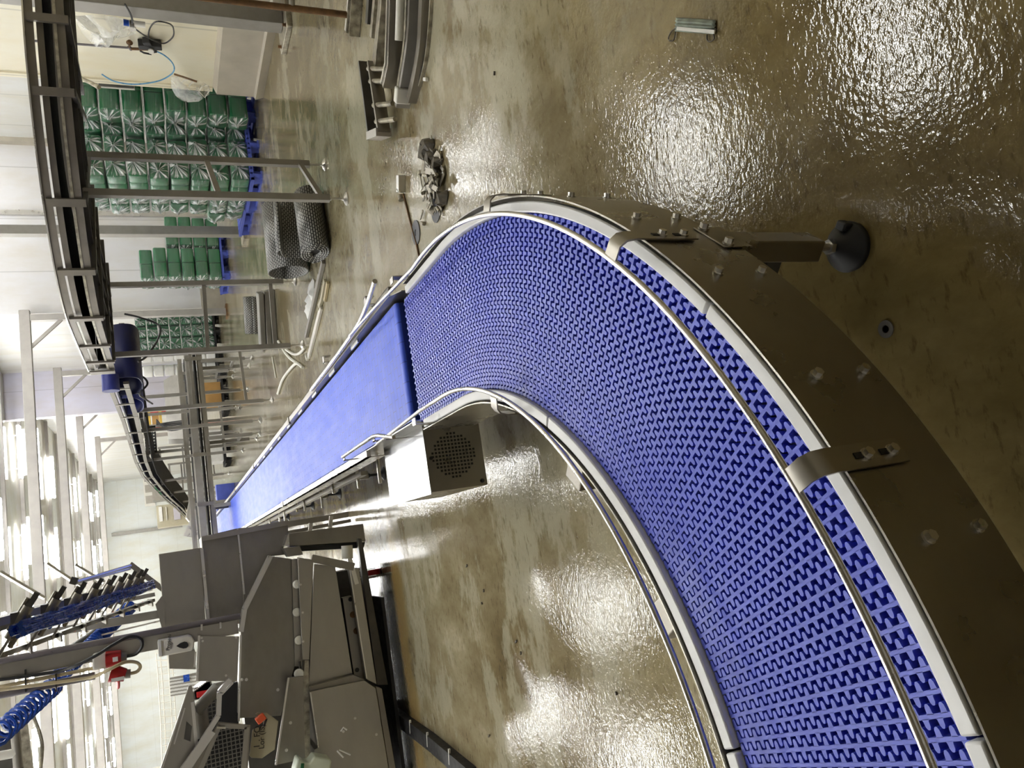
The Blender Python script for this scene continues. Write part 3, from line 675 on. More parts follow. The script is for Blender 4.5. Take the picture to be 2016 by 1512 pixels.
wb = MB(); wb.tube([(0, 0, 0), (0, 0, .02), (0, 0, .2), (0, 0, .225)], [.11, .14, .14, .10], 12)
wp = wb.build('white_bag', 'whitewrap', None, 'x', 'bag', 'white wrapped bags on the far stack', loc=(0, 0, 0)); fst = True
for r in range(7):
    for k in range(2):
        loc = (5.02-k*.29, 19.9+.28*k, .152+r*.238); lb = 'white wrapped bag, %s layer, %s column of the distant stack' % (ROW[r], ['inner', 'outer'][k])
        if fst: wp.location = loc; wp['label'] = lb; fst = False
        else: o = wp.copy(); COL.objects.link(o); o.location = loc; o['label'] = lb
dup(PB, (4.60, 20.0, 0), .0, 'black pallet under the white bags of the distant stack', 'black pallets in the distance', (.6, .8, 1))

# ---------------------------------------------------------------- things on the partition
WX = 5.795
def wpt(x, y, off=0.): p = ax(x, y, WX-off); return p
t = thing('air_regulator', 'black and white air filter regulator hanging on the grey post by the partition', 'regulator', ax(265, 47, 5.2))
X5 = 5.24
MB().cyl(ax(262, 46, X5), ax(286, 49, X5), .028, 14).build('bowl', 'whitep', t); MB().cyl(ax(255, 46, X5), ax(264, 47, X5), .034, 12).build('head', 'dark', t); MB().cyl(ax(243, 44, X5), ax(254, 45.5, X5), .03, 12).build('knob', 'bluetube', t)
c = ax(261, 54, X5); MB().cyl(c, c+V((-.03, -.01, 0)), .03, 16).build('gauge', 'whitep', t)
t = thing('air_valve_unit', 'black air valve unit with gauge and brass pipe fixed to the cream partition', 'valve', ax(300, 88, WX-.05))
b = MB(); 
p0, p1 = ax(272, 87, WX-.05), ax(318, 89, WX-.05); b.bar(p0, p1, .09, .075); b.bar(ax(287, 78, WX-.05), ax(302, 99, WX-.05), .08, .08); b.build('body', 'black', t, bev=.006)
c = ax(297, 99, WX-.10); MB().cyl(c, c+V((-.025, -.01, 0)), .03, 16).build('gauge', 'whitep', t)
MB().cyl(ax(258, 96, WX-.05), ax(292, 97, WX-.05), .016, 10).build('brass_pipe', 'rust', t)
MB().tube([ax(276, 100, WX-.06), ax(283, 104, WX-.09), ax(298, 107, WX-.09)], .010, 8).build('lever', 'black', t)
p = MB().cyl(wpt(60, 80, .04), wpt(252, 94, .04), .013, 10); p.cyl(wpt(254, 92, .04), wpt(258, 97, .04), .02, 10); tp = p.build('wall_pipe', 'conduit', None, 'thin grey pipe running down the cream partition to a rusty tap', 'pipe')
b = MB(); b.cyl(wpt(255, 93, .05), wpt(255, 84, .05), .008, 8); b.cyl(wpt(255, 84, .05), wpt(255, 81, .05), .035, 14, .02); b.build('tap_handle', 'rust', tp)
cable('air_hose', [ax(246, 8, 5.2), ax(258, 30, 5.2), ax(261, 46, 5.2)], .009, 'cable', 'black air hose dropping down the grey post to the regulator', 'hose')
cable('air_hose', [ax(262, 54, 5.22), ax(285, 70, 5.5), ax(308, 82, 5.7), ax(325, 85, 5.74), ax(340, 73, 5.74), ax(342, 60, 5.7), ax(336, 48, 5.6), ax(312, 42, 5.5), ax(300, 48, 5.6), ax(293, 62, 5.72), ax(293, 78, 5.75)], .008, 'cable', 'black air hose looping from the regulator to the black valve unit', 'hose')
cable('air_hose', [wpt(303, 99, .05), wpt(322, 108, .08), wpt(338, 122, .1), wpt(343, 136, .12), wpt(335, 148, .14), wpt(310, 160, .2), wpt(265, 166, .25), wpt(225, 160, .25), wpt(200, 146, .2)], .008, 'paleblue', 'thin pale blue air hose sagging below the valve unit across the bundles', 'hose')
b = MB(); pts = [ax(145, 33, 5.68), ax(190, 30, 5.68), ax(262, 42, 5.68), ax(268, 62, 5.70), ax(232, 72, 5.70), ax(205, 93, 5.70), ax(190, 92, 5.70), ax(160, 62, 5.68)]
rr_ = random.Random(5); cen = sum(pts, V((0, 0, 0)))/8; ring = [p for a, c_ in zip(pts, pts[1:]+pts[:1]) for p in (a, (a+c_)/2)]
P = [p+V((rr_.uniform(-.03, .02), 0, 0)) for p in ring]+[cen+(p-cen)*.6+V((rr_.uniform(-.10, -.02), rr_.uniform(-.03, .03), rr_.uniform(-.03, .03))) for p in ring]+[cen+(p-cen)*.25+V((rr_.uniform(-.12, -.03), 0, 0)) for p in ring]
n = 16; b.attr = [rr_.uniform(.1, .6) for _ in P]; b.add(P, [(i*n+k, i*n+(k+1) % n, (i+1)*n+(k+1) % n, (i+1)*n+k) for i in range(2) for k in range(n)]+[tuple(2*n+k for k in range(n))])
b.build('plastic_bag', 'film', None, 'crumpled clear plastic bag hanging on the cream partition', 'bag')
t = thing('control_box', 'small dark box with a pale flap sticking out past the partition edge', 'box', (5.9, 9.55, 1.5))
a, c_ = ax(192, 146, 5.86), ax(262, 160, 5.86); z1, z0 = ax(192, 150, 5.86).z, ax(262, 155, 5.86).z
MB().mm((5.84, 9.495, z0), (6.02, 9.66, z1)).build('body', 'dark', t, bev=.004); MB().mm((5.83, 9.66, z0-.01), (6.03, 9.68, z1+.01)).build('flap', 'whitep', t)
MB().tube([ax(134, 142, 5.75), ax(178, 163, 5.6), ax(195, 172, 5.5)], [.022, .022, .026], 10).build('pipe_stub', 'wornbar', None, 'pale pipe stub with rusty tip poking out above the green bundles', 'pipe')
t = thing('wire_hanger_bag', 'clear bag of bent white wire hangers hanging off the partition corner', 'bag', ax(375, 170, 5.62))
for k, pp in enumerate(([(350, 172), (362, 158), (370, 157)], [(372, 170), (380, 160), (384, 158)], [(392, 180), (398, 170), (408, 168), (413, 178), (403, 192), (392, 180)])):
    MB().tube([ax(x, y, 5.62-.02*k) for x, y in pp], .007, 6).build('hanger', 'whitep', t)
b = MB(); ring = [ax(x, y, 5.60) for x, y in ((336, 152), (352, 150), (378, 156), (398, 160), (412, 170), (412, 186), (400, 194), (368, 193), (345, 188), (337, 172))]; cen = sum(ring, V((0, 0, 0)))/10
P = ring+[cen+(p-cen)*.6+V((-.10, rr_.uniform(-.02, .02), 0)) for p in ring]; b.attr = [rr_.uniform(.1, .5) for _ in P]; b.add(P, [(k, (k+1) % 10, 10+(k+1) % 10, 10+k) for k in range(10)]+[tuple(10+k for k in range(10))]); b.build('clear_film', 'film', t)
MB().tube([ax(343, 146, 5.66), ax(362, 152, 5.62), ax(388, 161, 5.58)], .012, 8).build('hook_rod', 'rust', t)
# ---------------------------------------------------------------- floor things
def onfloor(x, y, z=0.): return az(x, y, z)
# surgical mask
t = thing('face_mask', 'soiled pale green face mask lying on the wet floor with curled ear loops', 'mask', onfloor(1372, 55))
a, b_, c_, d_ = onfloor(1333, 35), onfloor(1411, 40), onfloor(1409, 68), onfloor(1331, 62)
b = MB(); nx, ny = 12, 8; P = []
for i in range(nx+1):
    for k in range(ny+1):
        u, v = i/nx, k/ny; p = (a*(1-u)+b_*u)*(1-v)+(d_*(1-u)+c_*u)*v
        P.append(p+V((0, 0, .004+.010*math.sin(PI*u)*math.sin(PI*v)+.003*math.sin(v*9*PI))))
b.add(P, [(i*(ny+1)+k, (i+1)*(ny+1)+k, (i+1)*(ny+1)+k+1, i*(ny+1)+k+1) for i in range(nx) for k in range(ny)]); b.build('mask_body', 'maskpaper', t, solid=.002)
b = MB(); e0, e1 = onfloor(1333, 56, .012), onfloor(1407, 63, .012); b.bar(e0, e1, .010, .004); b.build('mask_edge', 'roller', t)
for s in ([(1331, 55), (1322, 62), (1316, 74), (1318, 80), (1325, 80), (1328, 74), (1330, 62)], [(1392, 68), (1392, 78), (1398, 82), (1406, 76), (1405, 66), (1410, 56)]):
    MB().tube(smooth_path([onfloor(x, y, .005) for x, y in s], 4), .0022, 6).build('ear_loop', 'scrapdark', t)
b = MB(); p = onfloor(1745, 648); b.lathe([(.020, 0), (.020, .003), (.009, .003), (.009, 0)], p, 24); b.build('washer', 'steel_dull', None, 'round steel washer lying on the floor below the curved side plate', 'washer')
def disc(x, y, r, lb):
    b = MB(); b.lathe([(r, 0), (r, .006), (r*.25, .006), (r*.25, .002), (.001, .002)], onfloor(x, y), 28); return b.build('flat_disc', 'greydisc', None, lb, 'disc')
disc(820, 458, .075, 'flat grey disc on the floor beside the thin rusty rod'); disc(859, 412, .075, 'flat grey disc lying at the end of the scrap heap')
b = MB(); b.bar(onfloor(789, 345, .022), onfloor(789, 379, .022), .05, .044); b.build('steel_block', 'steel_light', None, 'short square steel block on the floor between conveyor and scrap heap', 'block', bev=.002)
b = MB(); b.cyl(onfloor(788, 385, .018), onfloor(790, 394, .018), .018, 12); b.build('brass_plug', 'wornbar', None, 'small tan plug beside the square steel block', 'plug')
b = MB(); b.tube([onfloor(794, 382, .006), onfloor(806, 430, .006), onfloor(820, 480, .006), onfloor(826, 510, .006)], .006, 7); b.build('thin_rod', 'rust', None, 'long thin rusty rod on the floor reaching under the guide rail', 'rod')
for x, y, lb in ((832, 440, 'little pale metal sliver near the flat grey disc'), (838, 156, 'small white plastic cap by the pile of steel bars')):
    b = MB(); p = onfloor(x, y, .012); b.bar(p+V((-.012, -.02, 0)), p+V((.012, .02, 0)), .02, .02); b.build('plastic_plug' if 'cap' in lb else 'metal_sliver', 'whitep' if 'cap' in lb else 'wornbar', None, lb, 'scrap', bev=.004)
for k, (x, y) in enumerate(((918, 1116), (952, 1165), (949, 1190), (1015, 1265), (1025, 1288), (1214, 1368), (962, 1450), (973, 148))):
    b = MB(); p = onfloor(x, y, .004); b.bar(p, p+V((.012, -.022+.01*(k % 3), .002)), .007, .007); b.build('debris_chip', 'scrapdark', None, ['dark chip of debris nearest the machine on the open floor', 'dark chip near the middle of the open floor', 'tiny light chip beside the middle dark chip', 'forked dark chip on the floor inside the curve', 'second forked dark chip just below the first', 'thin dark twig on the floor inside the conveyor bend', 'dark sliver on the floor near the black hose', 'dark chip on the pale floor near the bar pile'][k], 'debris', 'loose chips on the floor')
# scrap heap
rs = random.Random(11); heap = []
SH = [('bar', (x_, y_), (x_+rs.uniform(-8, 8), y_+rs.uniform(6, 16))) if i_ % 2 else (rs.choice(['plate', 'tube', 'plate']), (x_, y_)) for i_ in range(26) for y_ in [rs.uniform(300, 415)] for x_ in [rs.uniform(832, 870)]]+[('bar', (848, 268), (850, 285)), ('rag', (838, 300)), ('bar', (826, 296), (836, 292)), ('rag', (842, 290)), ('plate', (838, 325)), ('plate', (848, 338)), ('rag', (858, 322)), ('bar', (866, 288), (862, 312)), ('plate', (836, 330)), ('bar', (826, 336), (832, 372)), ('tube', (838, 345)), ('plate', (852, 352)), ('bar', (868, 328), (873, 336)), ('plate', (870, 352)), ('bar', (834, 350), (842, 378)), ('tube', (842, 362)), ('plate', (856, 370)), ('bar', (860, 350), (862, 392)), ('plate', (846, 376)), ('plate', (836, 388)), ('tube', (856, 384)), ('rag', (868, 392)), ('plate', (848, 398)), ('bar', (846, 380), (852, 404)), ('tube', (862, 396)), ('plate', (852, 412)), ('rag', (858, 360)), ('plate', (866, 408)), ('bar', (842, 316), (860, 340)), ('rag', (850, 314))]
lbw = {'bar': 'thin bent metal strip', 'rag': 'crumpled dark rag', 'plate': 'small flat metal offcut', 'tube': 'short piece of cut tube'}
plc = ['at the top tip', 'in the upper part', 'in the middle', 'in the lower part', 'at the bottom end']
cnt = {}
for it in SH:
    kd = it[0]; x, y = it[1]; zz0 = .012+.05*math.exp(-((y-350)/45)**2-((x-850)/14)**2)*rs.uniform(.5, 1.1); b = MB()
    if kd == 'bar': b.bar(onfloor(*it[1], zz0), onfloor(*it[2], zz0*.7+.004), .016, .005, (rs.uniform(-.5, .5), rs.uniform(-.5, .5), 1))
    elif kd == 'plate': b.box(onfloor(x, y, zz0), (rs.uniform(.025, .05), rs.uniform(.04, .085), .004), Matrix.Rotation(rs.uniform(-.5, .5), 3, 'X') @ Matrix.Rotation(rs.uniform(-.6, .6), 3, 'Y') @ Matrix.Rotation(rs.uniform(0, 3), 3, 'Z'))
    elif kd == 'tube': p = onfloor(x, y, zz0); dd = V((rs.uniform(-.03, .03), rs.uniform(-.05, .05), rs.uniform(-.01, .02))); b.cyl(p-dd, p+dd, .010, 10)
    else:
        p = onfloor(x, y, .02); n = 10
        P = [p+V((math.cos(2*PI*k/n)*rs.uniform(.03, .06), math.sin(2*PI*k/n)*rs.uniform(.04, .085), -.014)) for k in range(n)]+[p+V((math.cos(2*PI*k/n)*rs.uniform(.02, .05), math.sin(2*PI*k/n)*rs.uniform(.03, .06), rs.uniform(.01, .04))) for k in range(n)]
        b.add(P, [(k, (k+1) % n, n+(k+1) % n, n+k) for k in range(n)]+[tuple(n+k for k in range(n)), tuple(range(n))])
    i = min(4, int((y-262)/32)); key = (kd, i); cnt[key] = cnt.get(key, 0)+1
    o = b.build({'bar': 'metal_strip', 'rag': 'dirty_rag', 'plate': 'metal_offcut', 'tube': 'cut_tube'}[kd], 'scrapdark' if kd == 'rag' else rs.choice(['scrapmetal', 'wornbar', 'steel_dull', 'scrapmetal']), None, '%s%s %s of the swept scrap heap' % (['', '', 'second ', 'third ', 'fourth ', 'fifth ', 'sixth ', 'seventh ', 'eighth ', 'ninth ', 'tenth '][cnt[key]], lbw[kd], plc[i]), 'scrap', 'swept scrap heap on the floor', smooth=(kd == 'tube'))
# bars and profiles stacked at the upper right edge
def barp(name, px, z, w, h, m, lb, grp='steel bars piled on the floor', wid=None):
    b = MB(); pts = [onfloor(x, y, z) for x, y in px]
    b.sweep(pts, rect(-w/2, w/2, -h/2, h/2)); return b.build(name, m, None, lb, 'bar', grp, bev=.002)
barp('thin_bar', [(681, 60), (687, 0), (690, -60)], .02, .025, .02, 'whitep', 'thin white bar at the far side of the bar pile, beside the pipe stand')
barp('flat_bar', [(695, 54), (697, 0), (700, -60)], .03, .07, .05, 'dark', 'dark flat bar next to the thin white bar in the pile')
b = MB(); pts = [onfloor(x, y, 0) for x, y in ((706, 70), (711, 0), (716, -60))]; b.sweep(pts, rect(-.05, -.042, .0, .08)); b.sweep(pts, rect(.042, .05, 0, .08)); b.sweep(pts, rect(-.05, .05, .0, .008)); b.build('channel_bar', 'wornbar', None, 'pale grimy channel bar, third in the bar pile from the pipe stand', 'bar', 'steel bars piled on the floor')
barp('flat_bar', [(728, 47), (731, 0), (734, -60)], .035, .06, .05, 'dark', 'short dark bar in the middle of the bar pile')
barp('square_tube', [(736, 74), (743, 0), (749, -60)], .03, .05, .05, 'wornbar', 'rusty pitted square tube in the bar pile')
barp('angle_bar', [(748, 134), (756, 60), (760, 20), (766, -60)], .05, .075, .09, 'wornbar', 'long angle bar with rusty edge lying over the lattice rail')
barp('thin_bar', [(765, 160), (772, 60), (775, 0), (778, -60)], .09, .018, .018, 'whitep', 'thin white bar lying between angle bar and bent channel')
b = MB(); b.cyl(onfloor(785, 80, .125), onfloor(789, -40, .125), .022, 14); b.build('white_roller', 'roller', None, 'white plastic roller lying in the bar pile', 'roller', 'steel bars piled on the floor')
barp('square_tube', [(779, 130), (783, 80), (786, 30)], .03, .04, .05, 'dark', 'short dark tube on the floor under the white roller end')
t = thing('bent_channel', 'bent steel channel with bright top edge and square end, along the bar pile', 'channel', onfloor(800, 100))
pts = [onfloor(x, y, .0) for x, y in ((793, 172), (803, 130), (806, 60), (808, 6), (811, -60))]
MB().sweep(pts, rect(-.022, .022, .0, .13)).build('web', 'steel', t, bev=.002); MB().sweep(pts, rect(-.034, -.010, .128, .136)).build('bright_flange', 'steel_light', t)
p = onfloor(792, 188, .05); MB().bar(onfloor(791, 203, .06), onfloor(794, 172, .06), .06, .09).build('end_block', 'whitep', t, bev=.008)
def curvebar(name, px, z, prof, m, lb):
    b = MB(); b.sweep(smooth_path([onfloor(x, y, z) for x, y in px], 4), prof); return b.build(name, m, None, lb, 'rail', 'curved rails in the bar pile')
curvebar('curved_rail', [(801, 204), (806, 160), (816, 100), (820, 50), (822, 0), (824, -60)], 0, rect(-.016, .016, .0, .07), 'wornbar', 'curved grimy rail next to the bent channel')
curvebar('curved_rail', [(805, 210), (814, 170), (826, 100), (831, 50), (833, 6), (836, -60)], 0, rect(-.014, .020, .0, .085), 'galv', 'curved blue grey rail, longest at the front of the bar pile')
curvebar('curved_plate', [(818, 198), (830, 150), (840, 90), (843, 40), (845, 0), (848, -60)], 0, rect(-.030, .028, .0, .05), 'steel_dull', 'curved flat steel plate at the near side of the bar pile')
curvebar('thin_trim', [(830, 170), (842, 120), (849, 60), (853, 0), (856, -60)], 0, rect(-.006, .006, .0, .02), 'wornbar', 'thin curved trim strip along the near edge of the bar pile')
b = MB(); b.mm((3.0, 3.55, .14), (3.6, 3.78, .28)); b.build('steel_box_section', 'steel', None, 'steel box section resting across the bar pile at the picture edge', 'box section', bev=.004)
t = thing('lattice_rail', 'low ladder like steel rail with cross pins reaching out from the bar pile', 'rail', onfloor(765, 200))
A = [onfloor(x, y, 0) for x, y in ((743, 125), (752, 190), (762, 270))]; B = [onfloor(x, y, 0) for x, y in ((762, 125), (772, 190), (783, 262))]
MB().sweep(A, rect(-.012, .012, .05, .13)).build('side_bar', 'dark', t); MB().sweep(B, rect(-.012, .012, .05, .13)).build('side_bar', 'steel_dull', t)
MB().bar(A[-1]+V((0, 0, .09)), B[-1]+V((0, 0, .09)), .05, .10).build('end_block', 'steel', t)
for f_ in (.1, .28, .62, .85):
    a = A[0].lerp(A[-1], f_); c = B[0].lerp(B[-1], f_); dd = (c-a); MB().tube([c-dd*.15+V((0, 0, .12)), c+dd*.75+V((0, 0, .06))], .016, 8).build('cross_pin', 'wornbar', t)
    MB().bar(a+V((0, 0, .06)), c+V((0, 0, .06)), .02, .02).build('cross_bar', 'dark', t)
# rolled and folded grey belts
def spiral_roll(name, p, q, r, lb, turns=3, flat=1., grp='rolled grey belts', r0=.35, thick=.013):
    p = V(p); q = V(q); d = (q-p); L = d.length; d.normalize(); l = V((0, 0, 1)).cross(d).normalized(); n = int(26*turns)
    b = MB(); P = []; uv = []; s = 0; prev = None
    for i in range(n+1):
        a = 2*PI*turns*i/n; rr = r*(r0+(1-r0)*i/n)
        c = l*(math.cos(a)*rr/flat)+V((0, 0, math.sin(a)*rr*flat)); 
        if prev is not None: s += (c-prev).length
        prev = c
        P += [p+c+V((0, 0, r*flat+.007)), q+c+V((0, 0, r*flat+.007))]; uv += [(0, s), (L, s)]
    b.add(P, [(2*i, 2*i+1, 2*i+3, 2*i+2) for i in range(n)]); b.uv = uv
    o = b.build(name, 'meshbelt', None, lb, 'belt roll', grp, solid=thick)
    if turns > 2: c0 = V((0, 0, r*flat+.007)); MB().cyl(p+c0+d*.03, p+c0+d*.05, r*.82, 20).build('hollow_shade_disc', 'black', o)  # black disc added to stand in for shade inside the hollow roll
    return o
spiral_roll('belt_roll', az(612, 528, 0)+V((0, .12, 0)), az(598, 398, 0)+V((0, .1, 0)), .23, 'large open roll of grey chain belt, farther of the pair by the legs', 1.1, .88, r0=.93)
spiral_roll('belt_roll', az(655, 482, 0)+V((-.02, .16, 0)), az(648, 345, 0)+V((0, .42, 0)), .155, 'tight dark ended roll of grey chain belt nearest the adjustable legs', 4, .82)
b = MB(); b.uv = []
def strip(b, p, q, prof, L):
    n0 = len(b.v); P = []; s = 0
    for i, c in enumerate(prof):
        if i: s += (V(c)-V(prof[i-1])).length
        P += [V(p)+V(c), V(q)+V(c)]; b.uv += [(0, s), (L, s)]
    b.add(P, [(2*i, 2*i+1, 2*i+3, 2*i+2) for i in range(len(prof)-1)])
pa, pb_ = az(628, 486, 0)+V((0, .24, 0)), az(622, 380, 0)+V((0, .26, 0)); pr = smooth_path([(0, .03, .02), (0, .06, .2), (0, .0, .33), (0, -.08, .37), (0, -.15, .345), (0, -.06, .325), (0, .0, .30)], 5)
strip(b, pa, pb_, pr, (pb_-pa).length); b.build('folded_belt', 'meshbelt', None, 'folded flap of grey chain belt lying between the two big rolls', 'belt roll', 'rolled grey belts', solid=.013)
spiral_roll('belt_roll', az(513, 584, 0), az(517, 655, 0), .13, 'small upright looking roll of grey belt beyond the legs', 3)
for k, (z, w, lb) in enumerate(((.0, .42, 'bottom grey mat of the folded stack behind the legs'), (.075, .36, 'middle grey mat of the folded stack behind the legs'), (.15, .26, 'top grey mat of the folded stack behind the legs'))):
    b = MB(); p, q_ = az(538+k*3, 565, 0), az(545+k*2, 672, 0); b.bar(p+V((0, .1+.06*k, z+.036)), q_+V((0, .1+.06*k, z+.036)), w, .07); b.build('belt_mat', 'gridm', None, lb, 'belt mat', 'stacked grey belt mats', bev=.01)
# strips, rods and bent tubes on the floor
for px, r, m, lb, nm in (([(637, 515), (620, 590), (603, 662)], .018, 'galv', 'dark grey profile, longest of the strips on the floor', 'floor_strip'), ([(629, 540), (618, 592), (609, 640)], .015, 'steel_dull', 'grey strip alongside the long dark profile', 'floor_strip'),
    ([(641, 552), (634, 590), (629, 603)], .016, 'plateCream', 'short cream strip at the near end of the floor strips', 'floor_strip'), ([(646, 556), (640, 592)], .014, 'creamcable', 'yellowish strip nearest the camera among the floor strips', 'floor_strip'),
    ([(633, 606), (621, 655), (608, 704)], .014, 'whitep', 'white strip ending farthest away from the rolls', 'floor_strip'), ([(629, 612), (617, 660), (607, 700)], .011, 'roller', 'thin cream strip lying against the white strip', 'floor_strip'), ([(603, 698), (606, 708)], .016, 'whitep', 'stubby white tube beyond the tip of the strips', 'floor_strip')):
    b = MB(); pts = [onfloor(x, y, r) for x, y in px]; b.sweep(pts, rect(-r*1.3, r*1.3, -r+.001, r)); b.build(nm, m, None, lb, 'strip', 'strips lying on the floor', bev=.004)
for px, r, lb in (([(548, 672), (566, 700), (583, 714)], .018, 'straight end of a white tube crossing under the conveyor leg'), ([(563, 688), (578, 697), (590, 695), (600, 684)], .017, 'short curved white tube between leg foot and strips'), ([(547, 775), (556, 748), (570, 728), (582, 716), (588, 717), (596, 724)], .018, 'long bent white tube on the floor beyond the strips'), ([(536, 703), (543, 744)], .010, 'thin straight white stick near the conveyor feet')):
    b = MB(); b.tube(smooth_path([onfloor(x, y, r) for x, y in px], 5), r, 10); b.build('white_tube', 'roller', None, lb, 'tube', 'white tubes on the floor')
for k, (x, y) in enumerate(((616, 572), (612, 594), (611, 614))):
    p = onfloor(x, y, 0); b = MB(); n = 12; P = [p+V((math.cos(2*PI*i/n)*rs.uniform(.07, .13), math.sin(2*PI*i/n)*rs.uniform(.1, .2), .004)) for i in range(n)]+[p+V((math.cos(2*PI*i/n)*.06, math.sin(2*PI*i/n)*.08, rs.uniform(.02, .06))) for i in range(n)]
    b.add(P, [(i, (i+1) % n, n+(i+1) % n, n+i) for i in range(n)]+[tuple(n+i for i in range(n))]); b.build('torn_film', 'whitewrap', None, ['torn white film by the dark strip, nearest the rolls', 'torn white film, middle scrap by the dark strip', 'torn white film farthest along the dark strip'][k], 'film', 'torn white film scraps')
# ---------------------------------------------------------------- filling machine on the left
mc = thing('filling_machine', 'large stainless machine with hopper panels and mesh guards beside the long conveyor', 'machine', (-.8, 6.3, 0))
MY = 5.95
def pp(name, px, Y, dep, m, parent=mc, bev=.0, **k):
    P = [ay(x, y, Y) for x, y in px]; b = MB().prism(P, (0, dep, 0)); return b.build(name, m, parent, bev=bev, **k)
def pbar(name, px, Y, w, h, m, parent=mc, Y2=None):
    Y2 = Y if Y2 is None else Y2
    return MB().bar(ay(*px[0], Y), ay(*px[1], Y2), w, h, (0, 1, 0)).build(name, m, parent)
def pcyl(name, px, Y, r, m, parent=mc, Y2=None, n=12):
    Y2 = Y if Y2 is None else Y2
    return MB().cyl(ay(*px[0], Y), ay(*px[1], Y2), r, n).build(name, m, parent)
pp('hopper_panel', [(312, 1091), (397, 1078), (405, 1231), (325, 1248)], 6.32, .5, 'steel', bev=.004)
pp('hopper_panel', [(396, 1057), (468, 1040), (482, 1166), (480, 1206), (474, 1228), (411, 1232)], 6.26, .5, 'steel_dull', bev=.004)
pp('hopper_side', [(468, 1040), (567, 1032), (568, 1058), (558, 1079), (560, 1092), (535, 1094), (505, 1150), (481, 1202)], 6.24, .45, 'steel_dull', bev=.004)
pbar('seam_strip', [(468, 1041), (481, 1170)], 6.235, .012, .012, 'steel_light')
pp('top_flange', [(397, 1056), (567, 1024), (567, 1034), (397, 1066)], 6.22, .02, 'steel')
pbar('seam_strip', [(397, 1080), (411, 1230)], 6.255, .02, .01, 'steel_light')
pp('main_panel', [(536, 1095), (573, 1100), (580, 1312), (553, 1409), (472, 1414), (474, 1245), (484, 1204)], MY+.05, .45, 'steel_dull', bev=.003)
for a, c in (((532, 1095), (481, 1199)), ((481, 1199), (474, 1243))):
    pbar('guard_rim', [a, c], MY+.02, .03, .10, 'steel_light')
pp('roller_strip', [(574, 1101), (590, 1099), (597, 1312), (581, 1312)], MY+.02, .1, 'steel')
for x, y in ((584, 1150), (584, 1205), (588, 1260)):
    c = ay(x, y, MY); 
    b = MB(); b.lathe([(.028, 0), (.030, .006), (.030, .022), (.022, .026), (.022, .032), (.012, .032), (.012, .040)], c, 20, Matrix.Rotation(PI/2, 3, 'X')); b.build('guide_roller', 'roller', mc)
pp('tapered_cover', [(586, 1097), (613, 1101), (617, 1108), (609, 1299), (596, 1299)], MY-.05, .03, 'steel', bev=.003)
for x, y in ((592, 1151), (596, 1206), (597, 1263), (588, 1100)): MB().bolt(ay(x, y, MY-.052), (0, -1, 0), .006, .005).build('bolt', 'steel_light', mc)
pp('lower_panel', [(618, 1110), (660, 1115), (694, 1326), (608, 1350), (610, 1298)], MY+.04, .3, 'steel', bev=.003)
pp('inner_frame_bar', [(674, 1177), (693, 1173), (722, 1338), (697, 1332)], MY+.09, .08, 'steel_dull', bev=.003)
for x, y in ((690, 1180), (703, 1319)): b = MB(); c = ay(x, y, MY+.088); b.cyl(c, c+V((0, .004, 0)), .016, 14); b.build('frame_hole', 'black', mc)
for x, y in ((695, 1210), (702, 1242)): b = MB(); c = ay(x, y, MY+.088); b.cyl(c, c+V((0, .004, 0)), .024, 14); b.build('rust_ring', 'rust', mc)
pp('frame_beam', [(688, 1119), (707, 1119), (742, 1348), (722, 1338)], MY-.02, .09, 'steel', bev=.004)
pp('frame_beam_lower', [(704, 1060), (712, 1060), (764, 1348), (742, 1349)], MY+.12, .07, 'dark', bev=.004)
pbar('bright_edge', [(688, 1119), (722, 1336)], MY-.022, .008, .008, 'steel_light')
pp('cabinet_body', [(610, 1362), (717, 1339), (740, 1355), (768, 1530), (617, 1530), (619, 1476), (627, 1472)], MY-.06, .5, 'steel', bev=.004)
pp('cabinet_edge', [(608, 1352), (696, 1329), (718, 1338), (611, 1361)], MY-.03, .4, 'steel_dull')
pbar('bright_edge', [(611, 1363), (627, 1472)], MY-.065, .008, .008, 'steel_light')
pp('corner_post', [(740, 1352), (752, 1356), (782, 1530), (768, 1530)], MY-.05, .09, 'steel_dull', bev=.004)
for x, y in ((699, 1414), (741, 1446), (676, 1440)): MB().bolt(ay(x, y, MY-.062), (0, -1, 0), .007, .005).build('bolt', 'steel_light', mc)
for px in ([(671, 1440), (676, 1432), (683, 1437)], [(664, 1478), (676, 1491)], [(668, 1476), (690, 1486)]):
    MB().tube([ay(x, y, MY-.063) for x, y in px], .006, 5).build('tape_residue', 'whitewrap', mc)
pp('tapered_cover', [(568, 1334), (597, 1331), (601, 1494), (543, 1506)], MY-.10, .03, 'steel_dull', bev=.003)
pbar('bright_edge', [(568, 1334), (543, 1506)], MY-.105, .012, .012, 'steel_light')
for x, y in ((572, 1423), (564, 1477), (547, 1358)): MB().bolt(ay(x, y, MY-.102), (0, -1, 0), .008, .006).build('bolt', 'steel_light', mc)
pp('back_bar', [(597, 1300), (608, 1300), (611, 1505), (600, 1505)], MY+.0, .05, 'wornbar')
c = ay(588, 1326, MY-.06); MB().lathe([(.033, 0), (.034, .02), (.028, .026)], c, 20, Matrix.Rotation(PI/2, 3, 'X')).build('round_knob', 'whitewrap', mc)
b = MB(); b.tube([ay(597, 1300, MY-.06), ay(596, 1322, MY-.06)], .010, 8); b.tube([ay(590, 1302, MY-.05), ay(591, 1316, MY-.05)], .008, 8); b.build('latch', 'dark', mc)
